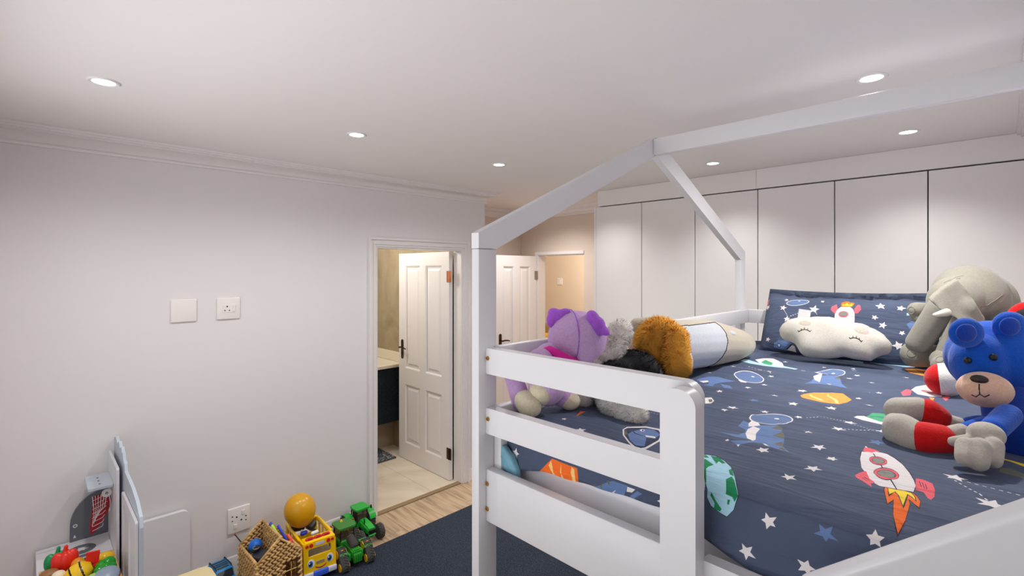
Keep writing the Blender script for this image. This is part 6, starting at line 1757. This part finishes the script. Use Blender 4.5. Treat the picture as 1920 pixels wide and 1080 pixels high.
bm = NB()
for s2 in (1, -1):
    weave(bm, (lambda u, z, a=.012 + s2 * .004: V((u, a, z))), bx0 + .014, bx1 - .010, lambda u: pz - .012, [], V((0, s2, 0)))
o = obj('weave', bm, WV, pw_, 180); o['kind'] = 'stuff'
for xx in (bx0, bx1):
    bm = NB(); tube(bm, [(xx, by0, ez), (xx, by0 * .5, (ez + pz) / 2), (xx, 0, pz), (xx, by1 * .5, (ez + pz) / 2), (xx, by1, ez)], .0075, 8); obj('rim', bm, WV, t, 180)
for yy in (by0, by1):
    bm = NB(); tube(bm, [(bx0, yy, ez), (0, yy, ez), (bx1, yy, ez)], .0075, 8); obj('rim', bm, WV, t, 180)
bm = NB(); tube(bm, [(bx0, .012, pz), (0, .012, pz - .004), (bx1, .012, pz)], .0075, 8); obj('rim', bm, WV, t, 180)
for xx, yy in ((bx0, by0), (bx0, by1), (bx1, by0), (bx1, by1)):
    bm = NB(); tube(bm, [(xx, yy, .006), (xx, yy, ez)], .007, 8); obj('corner_rib', bm, WV, t, 180)
bm = NB(); bx(bm, bx0, bx1, by0, by1, .0005, .006); obj('base', bm, WVD, t)
bm = NB()
tube(bm, [(bx1 + .003, .062, .100), (bx1 + .003, .062, .185)], .003, 6); tube(bm, [(bx1 + .003, .032, .142), (bx1 + .003, .092, .142)], .003, 6)
obj('window_bars', bm, WV, t)

# contents of the basket
t = thing('portable_speaker', 'charcoal speaker with a round black dial lying in the woven basket', 'speaker', (-2.965, .955, .192), .0)
bm = NB(); box(bm, (0, 0, .03), (.16, .085, .065), .012, 3, (.12, -.28, .15)); obj('housing', bm, DGREY, t, 40)
bm = NB(); cyl(bm, (-.045, -.02, .068), (-.043, -.024, .082), .022, None, 22); obj('dial', bm, BLACK, t, 40)
bm = NB(); tube(bm, [(-.043 + .0165 * math.cos(2 * PI * i / 20), -.024 + .0165 * math.sin(2 * PI * i / 20), .0835) for i in range(20)], .0016, 6, True); obj('dial_ring', bm, mat('silver_ring', (190, 190, 190), .3, metal=.8), t, 180)
t = thing('blue_ball', 'glossy blue plastic ball in the woven basket', 'ball', (-3.095, 0.955, 0.243))
bm = NB(); ell(bm, (-3.095, 0.955, 0.243), .038, None, 28, 18); obj('shell', bm, mat('ball_blue', (20, 108, 214), .15), t, 180)
t = thing('toy_aerial', 'thin black aerial with red tip sticking out of the woven basket', 'aerial', (-3.252, 0.952, 0.159))
bm = NB(); cyl(bm, (-3.13, 0.934, 0.197), (-3.267, 0.895, 0.263), .0042, .0030, 10); obj('rod', bm, BLACK, t, 40)
bm = NB(); ell(bm, (-3.269, 0.893, 0.266), .005, None, 10, 8); obj('tip', bm, mat('tip_red', (170, 60, 60), .5), t, 180)
MBL = mat('marker_blue', (34, 58, 196), .35); MLG = mat('marker_lime', (176, 224, 40), .35); MRD = mat('marker_red', (238, 72, 44), .35)
def strip(name, label, a, b, wd, th, m, capm=None):
    t = thing(name, label, 'toy', a)
    a = V(a); b = V(b); d = b - a
    side = d.cross(V((-.6, -.7, .35))).normalized()
    nn = side.cross(d).normalized()
    M = Matrix((side, nn, d.normalized())).transposed().to_4x4()
    bm = NB(); box(bm, (0, 0, 0), (wd, th, d.length), min(wd, th) * .35, 3); bm.transform(Matrix.Translation((a + b) / 2) @ M); obj('shaft', bm, m, t, 40)
    if capm:
        bm = NB(); box(bm, (0, 0, 0), (wd * 1.15, th * 1.15, d.length * .16), th * .3, 2); bm.transform(Matrix.Translation(b) @ M); obj('cap', bm, capm, t, 40)
strip('toy_stick', 'lime green toy stick with blue cap leaning out of the basket', (-2.972, 1.064, 0.28), (-3.063, 1.03, 0.353), .020, .014, MLG, MBL)
strip('toy_stick', 'deep blue toy stick leaning out of the basket next to the bus', (-2.955, 1.082, 0.277), (-3.023, 1.055, 0.352), .022, .014, MBL)
strip('toy_stick', 'short dark green toy stick at the rear of the basket', (-3.012, 1.066, 0.267), (-3.105, 1.044, 0.313), .014, .012, DKG)
strip('toy_brick', 'small red toy piece between the woven basket and the yellow bus', (-2.933, 1.104, 0.265), (-2.973, 1.092, 0.304), .022, .018, MRD)
strip('yellow_tag', 'yellow tag on the inside of the woven basket', (-3.016, 1.023, 0.282), (-3.062, 1.009, 0.307), .014, .004, Y1_)

# ------------------------------------------------------------------ yellow toy bus (built along +x, front at +x)
BY = mat('bus_yellow', (250, 202, 10), .3); BR = mat('bus_red', (206, 34, 36), .3); LIL = mat('bus_lilac', (204, 204, 226), .35); BBL = mat('bus_blue', (60, 98, 220), .35); BGY = mat('bus_grey', (150, 140, 120), .5); WHT = mat('eye_white', (238, 240, 242), .3)
t = thing('toy_bus', 'bright yellow toy school bus with smiling face and open roof', 'toy bus', (-3.055, 1.262, .006), -.10)
t.rotation_euler = (0, -.05, -.10)
L0, L1, W_, Z0, Z1_ = -.195, .182, .094, .055, .234
FX = lambda x: (lambda a, b_, tt: V((x + tt, a, b_)))
front = rrect(-W_, W_, Z0, Z1_, [.01, .01, .022, .022])
bm = NB(); plate(bm, front, [rrect(-.066, .066, .150, .196, .008)], FX(L1 - .008), .012); obj('front', bm, BY, t)
bm = NB(); plate(bm, front, [rrect(-.066, .066, .130, .200, .008)], FX(L0), .012); obj('rear', bm, BY, t)
for sg in (1, -1):
    bm = NB(); plate(bm, rect(L0 + .012, L1 - .008, Z0, Z1_ - .004), [rrect(a, a + .055, .125, .212, .010) for a in (-.170, -.100, -.030)] + [rrect(.060, .110, .085, .212, .010), rrect(.122, .150, .125, .212, .006)], XZ(sg * W_, -sg), .010); obj('side', bm, BY, t)
bm = NB(); bx(bm, .105, L1 - .004, -W_ + .010, W_ - .010, Z1_ - .012, Z1_ + .002, .004, 2); obj('roof_front', bm, BY, t, 40)
bm = NB(); bx(bm, L0 + .010, -.155, -W_ + .010, W_ - .010, Z1_ - .012, Z1_ + .002, .004, 2); obj('roof_rear', bm, BY, t, 40)
for sg in (1, -1):
    bm = NB(); bx(bm, -.155, .105, sg * W_ - .008, sg * W_ + .008, Z1_ - .014, Z1_ + .002, .005, 2); obj('roof_edge', bm, BY, t, 40)
bm = NB(); bx(bm, L0 + .012, L1 - .01, -W_ + .011, W_ - .011, Z0, Z0 + .012); obj('floor_pan', bm, BGY, t)
bm = NB(); bx(bm, .04, L1 - .012, -W_ + .012, W_ - .012, .10, .145, .01, 2); obj('dashboard', bm, BGY, t, 40)
for yy in (-.048, 0, .048):
    bm = NB(); cap(bm, (.150, yy - .013, Z1_ + .004), (.150, yy + .013, Z1_ + .004), .012, .012); obj('roof_light', bm, BR, t, 180)
fx = L1 + .0045
for yy, r in ((-.074, .009), (-.050, .012), (.050, .012), (.074, .009)):
    bm = NB(); cyl(bm, (fx - .001, yy, .216), (fx + .004, yy, .216), r, r * .9, 18); obj('signal_light', bm, BR, t, 40)
bm = NB(); plate(bm, rrect(-.026, .026, .208, .224, .004), [], FX(fx - .001), .003); obj('destination_sign', bm, LIL, t)
for yy in (-.052, .058):
    bm = NB(); plate(bm, disc2(yy, .113, .020, .024, 24), [], FX(fx - .001), .002); e_ = obj('eye', bm, WHT, t)
    bm = NB(); plate(bm, disc2(yy - .003, .110, .014, .018, 20), [], FX(fx + .001), .001); obj('iris', bm, mat('iris_blue', (60, 120, 196), .3), e_)
    bm = NB(); plate(bm, disc2(yy - .004, .110, .008, .011, 16), [], FX(fx + .002), .001); obj('pupil', bm, BLACK, e_)
    bm = NB(); plate(bm, disc2(yy - .009, .117, .004, .005, 10), [], FX(fx + .003), .0008); obj('glint', bm, WHT, e_)
bm = NB(); tube(bm, [(fx, .004 + .040 * math.sin(g), .106 - .030 * math.cos(g)) for g in [(-1.0 + 2.0 * i / 12) for i in range(13)]], [.001, .002, .003, .0035, .0038, .004, .004, .004, .0038, .0035, .003, .002, .001], 8); obj('smile', bm, MR, t, 180)
bm = NB(); plate(bm, rrect(-.022, .026, .100, .116, .003), [], FX(fx - .001), .003); obj('nose_grille', bm, BGY, t)
bm = NB(); bx(bm, L1 - .02, L1 + .014, -W_ - .004, W_ + .004, .028, .062, .008, 3); obj('bumper', bm, LIL, t, 40)
bm = NB(); bx(bm, L1 - .01, L1 + .018, -.042, .046, .028, .064, .006, 3); obj('number_plate', bm, BBL, t, 40)
bm = NB(); bx(bm, L0 + .01, L1 - .02, -W_ - .002, W_ + .002, .030, .054, .004, 2); obj('chassis', bm, LIL, t, 40)
for xx in (-.12, .105):
    for sg in (1, -1):
        bm = NB(); cyl(bm, (xx, sg * (W_ - .014), .030), (xx, sg * (W_ + .010), .030), .030, None, 22); cyl(bm, (xx, sg * (W_ + .010), .030), (xx, sg * (W_ + .012), .030), .015, None, 16); obj('wheel', bm, BLACK, t, 40)
# things lying in the bus
t = thing('toy_cube', 'dark toy block lying in the open roof of the yellow bus', 'toy', (-3.096, 1.28, 0.246))
bm = NB(); box(bm, (-3.096, 1.28, 0.246), (.05, .05, .05), .008, 2, (.5, .3, .6)); obj('block', bm, DGREY, t, 40)
t = thing('toy_figure', 'blue and white toy figure lying in the open yellow bus', 'toy', (-3.066, 1.225, 0.228))
bm = NB(); cap(bm, (-3.073, 1.218, 0.221), (-3.079, 1.24, 0.22), .013, .012); obj('body', bm, MBL, t, 180)
bm = NB(); ell(bm, (-3.096, 1.224, 0.227), .010, None, 12, 8); obj('head', bm, WHT, t, 180)
t = thing('toy_figure', 'white and black toy figure lying beside the dark block in the bus', 'toy', (-3.015, 1.277, 0.224))
bm = NB(); cap(bm, (-3.029, 1.263, 0.224), (-3.03, 1.29, 0.224), .011, .011); obj('body', bm, WHT, t, 180)
bm = NB(); ell(bm, (-3.049, 1.284, 0.228), .010, None, 12, 8); obj('head', bm, BLACK, t, 180)
t = thing('toy_dinosaur', 'black toy animal under the balloon in the yellow bus', 'toy', (-3.13, 1.217, 0.216))
bm = NB(); cap(bm, (-3.169, 1.206, 0.226), (-3.156, 1.248, 0.219), .022, .018); ell(bm, (-3.147, 1.271, 0.231), .015); obj('body', bm, BLACK, t, 180)
# balloon
t = thing('balloon', 'mustard yellow balloon resting in the open roof of the toy bus', 'balloon', (-3.123, 1.224, 0.347))
bm = NB()
bc = V((-3.123, 1.224, 0.347))
tilt = Euler((.30, -.1, 0)).to_matrix()
ell(bm, (0, 0, 0), 1, None, 36, 26)
for v in bm.verts:
    k = 1 - .07 * v.co.z * (1 if v.co.z < 0 else .4) * -1
    v.co = V((v.co.x * .092 * k, v.co.y * .092 * k, v.co.z * .106))
bm.transform(Matrix.Translation(bc) @ tilt.to_4x4())
obj('skin', bm, mat('balloon_mustard', (214, 156, 14), .28), t, 180)
bm = NB(); kn = bc + tilt @ V((0, 0, -.110)); cyl(bm, kn, kn + tilt @ V((0, 0, .012)), .009, .003, 12); obj('knot', bm, mat('balloon_knot', (190, 132, 10), .4), t, 180)

# ------------------------------------------------------------------ green tractors (built along +x)
TG = mat('tractor_green', (42, 140, 40), .3); TGB = mat('tractor_bright_green', (30, 168, 52), .25); TGR = mat('tractor_roof', (58, 128, 48), .45); TY = mat('tractor_yellow', (246, 186, 30), .35); RUB = mat('rubber', (66, 64, 62), .8, bump=(80, .3)); CABG = mat('tinted_glass', (150, 130, 112), .1, trans=.75); GREYW = mat('grey_rim', (178, 182, 196), .35)


def wheel(nm, parent, x, y, r, wd, rimm, sg, lugs=20):
    bm = NB()
    cyl(bm, (x, y - wd / 2, r), (x, y + wd / 2, r), r * .92, None, 26)
    for i in range(lugs):
        for s2 in (1, -1):
            a = 2 * PI * (i + (.5 if s2 > 0 else 0)) / lugs
            box(bm, (x + r * .95 * math.cos(a), y + s2 * wd * .24, r + r * .95 * math.sin(a)), (r * .10, wd * .54, r * .11), 0, 1, Matrix.Rotation(-a, 3, 'Y') @ Matrix.Rotation(s2 * .5, 3, 'X'))
    o = obj(nm, bm, RUB, parent, 30)
    bm = NB()
    cyl(bm, (x, y + sg * (wd / 2 - .002), r), (x, y + sg * (wd / 2 + .002), r), r * .60, r * .56, 22)
    cyl(bm, (x, y + sg * (wd / 2 + .002), r), (x, y + sg * (wd / 2 + .010), r), r * .18, r * .15, 12)
    obj('rim', bm, rimm, o, 40)
    return o


def track(parent, x, y, ln, wd, h_):
    """triangular rubber track with chevron lugs"""
    hull = []
    cs = [(x - ln * .40, h_ * .24, h_ * .23), (x + ln * .40, h_ * .24, h_ * .23), (x + ln * .04, h_ * .74, h_ * .25)]
    pts = []
    import itertools
    for cx, cz, r in cs:
        pts += [(cx + r * math.cos(2 * PI * i / 24), cz + r * math.sin(2 * PI * i / 24)) for i in range(24)]
    pts = sorted(set(pts))
    def half(ps):
        o = []
        for p in ps:
            while len(o) > 1 and (o[-1][0] - o[-2][0]) * (p[1] - o[-2][1]) - (o[-1][1] - o[-2][1]) * (p[0] - o[-2][0]) <= 0:
                o.pop()
            o.append(p)
        return o
    hull = half(pts)[:-1] + half(pts[::-1])[:-1]
    bm = NB(); plate(bm, hull, [], XZ(y - wd / 2), wd)
    # lugs along the belt
    per = []
    for a, b_ in zip(hull, hull[1:] + hull[:1]):
        n_ = max(1, int(math.dist(a, b_) / .003))
        per += [((a[0] + (b_[0] - a[0]) * i / n_), (a[1] + (b_[1] - a[1]) * i / n_), math.atan2(b_[1] - a[1], b_[0] - a[0])) for i in range(n_)]
    tot = sum(math.dist(p[:2], q[:2]) for p, q in zip(per, per[1:]))
    k = 0; acc = 0; stepd = .0125
    for p, q in zip(per, per[1:]):
        acc += math.dist(p[:2], q[:2])
        if acc >= stepd:
            acc = 0
            for s2 in (1, -1):
                M = Matrix.Rotation(-p[2], 3, 'Y') @ Matrix.Rotation(s2 * .55, 3, 'Z')
                nx, nz = math.sin(p[2]), -math.cos(p[2])
                box(bm, (p[0] + nx * .001, y + s2 * wd * .25, p[1] + nz * .001), (.0048, wd * .58, .006), 0, 1, M)
    o = obj('track', bm, RUB, parent, 30)
    for cx, cz, r in cs:
        bm = NB()
        cyl(bm, (cx, y - wd / 2 - .004, cz), (cx, y + wd / 2 + .004, cz), r * .82, None, 18)
        obj('track_wheel', bm, TY, o, 40)
    return o


t = thing('toy_tractor', 'green toy tractor on four rubber tracks, next to the yellow bus', 'toy tractor', (-3.005, 1.474, .004), -.06, 'green toy tractors')
t.rotation_euler = (0, -.06, -.06)
for xx in (-.075, .110):
    for yy in (-.078, .078):
        track(t, xx, yy * 1.06, .132, .050, .124)
bm = NB(); bx(bm, -.14, .03, -.048, .048, .055, .118, .010, 3); obj('cab_base', bm, TG, t, 40)
bm = NB(); plate(bm, [(.03, .06), (.165, .05), (.165, .100), (.135, .108), (.03, .112)], [], XZ(-.030), .060); bmesh.ops.bevel(bm, geom=list(bm.edges), offset=.006, segments=2, affect='EDGES'); obj('hood', bm, TG, t, 40)
bm = NB(); bx(bm, .155, .178, -.026, .026, .030, .082, .004, 2)
for i in range(4):
    bx(bm, .176, .183, -.024 + i * .014, -.018 + i * .014, .034, .078, .001, 1)
obj('front_hitch', bm, TG, t, 40)
bm = NB()
for i in range(9):
    a = i / 8
    cyl(bm, (.060 + a * .062, 0, .140 - a * .030), (.066 + a * .062, 0, .137 - a * .030), .026, None, 18)
    cyl(bm, (.056 + a * .062, 0, .142 - a * .030), (.072 + a * .062, 0, .134 - a * .030), .023, None, 14)
obj('bellows', bm, RUB, t, 40)
for xx, yy in ((-.095, -.045), (-.095, .045), (.020, -.045), (.020, .045)):
    bm = NB(); cyl(bm, (xx, yy, .112), (xx * .93 + .0, yy * .95, .186), .004, None, 8); obj('cab_pillar', bm, BLACK, t, 40)
bm = NB(); bx(bm, -.09, .016, -.042, .042, .118, .184, .004, 1); obj('cab_glass', bm, CABG, t)
bm = NB(); bx(bm, -.06, -.02, -.018, .018, .118, .150, .006, 2); obj('driver_seat', bm, mat('seat_tan', (120, 96, 78), .7), t, 40)
bm = NB(); plate(bm, rrect(-.108, .034, -.058, .058, .020), [], XY(.186), .012); bmesh.ops.bevel(bm, geom=[e for e in bm.edges if len(e.link_faces) == 2 and e.calc_face_angle(0) > 1.2], offset=.005, segments=2, affect='EDGES')
obj('roof', bm, TGR, t, 40)
bm = NB(); cyl(bm, (-.075, .0, .198), (-.075, 0, .206), .009, .007, 14); ell(bm, (-.075, 0, .207), (.007, .007, .004), None, 12, 8); obj('beacon', bm, TY, t, 40)
for sg in (1, -1):
    bm = NB(); tube(bm, [(-.06, sg * .046, .178), (-.06, sg * .070, .190)], .002, 6); ell(bm, (-.06, sg * .074, .195), (.007, .007, .008), None, 10, 8); obj('warning_light', bm, mat('lamp_red', (190, 66, 50), .3), t, 180)
    bm = NB(); plate(bm, [(.062, .110), (.150, .102), (.156, .092), (.146, .098), (.062, .104)], [], XZ(sg * .078 - .026), .052); bx(bm, .10, .132, sg * .078 - .018, sg * .078 + .018, .104, .116, .003, 1); obj('fender', bm, TG, t, 40)
    bm = NB(); bx(bm, .126, .136, sg * .078 - .012, sg * .078 + .012, .110, .118, .002, 1); obj('headlamp', bm, O1_, t)
    bm = NB(); bx(bm, .095, .150, sg * .040 - .009, sg * .040 + .009, .04, .082, .004, 2); obj('axle_arm', bm, TGB, t, 40)

t = thing('toy_tractor', 'bright green toy tractor with big wheels parked by the door frame', 'toy tractor', (-3.160, 1.668, 0), .02, 'green toy tractors')
bm = NB(); plate(bm, [(-.005, .070), (.125, .062), (.130, .098), (.110, .112), (-.005, .128)], [], XZ(-.030), .060); bmesh.ops.bevel(bm, geom=list(bm.edges), offset=.009, segments=3, affect='EDGES'); obj('hood', bm, TGB, t, 50)
bm = NB(); bx(bm, .122, .133, -.022, .022, .068, .098, .003, 1); obj('grille', bm, BLACK, t)
bm = NB(); bx(bm, .118, .136, -.026, .026, .054, .066, .003, 1); obj('front_weight', bm, TGB, t)
bm = NB(); bx(bm, -.10, .115, -.020, .020, .035, .075, .006, 2); obj('chassis', bm, BLACK, t, 40)
for xx, yy, xt in ((-.085, -.042, -.078), (-.085, .042, -.078), (.0, -.040, -.012), (.0, .040, -.012)):
    bm = NB(); cyl(bm, (xx, yy, .105), (xt, yy * .96, .186), .0042, None, 8); obj('cab_pillar', bm, BLACK, t, 40)
bm = NB(); plate(bm, [(-.08, .108), (-.005, .108), (-.014, .184), (-.076, .184)], [], XZ(-.036), .072); obj('cab_glass', bm, CABG, t)
bm = NB(); bx(bm, -.066, -.030, -.018, .018, .108, .140, .006, 2); obj('driver_seat', bm, BLACK, t, 40)
bm = NB(); plate(bm, rrect(-.096, .010, -.050, .050, .014), [], XY(.186), .012); bmesh.ops.bevel(bm, geom=[e for e in bm.edges if len(e.link_faces) == 2 and e.calc_face_angle(0) > 1.2], offset=.005, segments=2, affect='EDGES'); obj('roof', bm, TGB, t, 40)
bm = NB(); bx(bm, -.10, .0, -.045, .045, .07, .108, .006, 2); obj('cab_base', bm, TGB, t, 40)
for sg in (1, -1):
    wheel('rear_wheel', t, -.070, sg * .080, .075, .044, TY, sg, 18)
    wheel('front_wheel', t, .100, sg * .072, .050, .036, GREYW, sg, 16)
    bm = NB(); plate(bm, [(-.07 + .082 * math.cos(g), .075 + .082 * math.sin(g)) for g in [.35 + i * .2 for i in range(11)]] + [(-.07 + .078 * math.cos(g), .075 + .078 * math.sin(g)) for g in [2.35 - i * .2 for i in range(11)]], [], XZ(sg * .080 - .024), .048); obj('fender', bm, TGB, t)
    bm = NB(); tube(bm, [(-.012, sg * .046, .18), (-.004, sg * .066, .188)], .002, 6); bx(bm, -.010, -.002, sg * .068 - .005, sg * .068 + .005, .172, .198, .002, 1); obj('mirror', bm, BLACK, t)
bm = NB(); cyl(bm, (.058, -.020, .112), (.058, -.020, .150), .004, None, 10); obj('exhaust', bm, BLACK, t, 40)
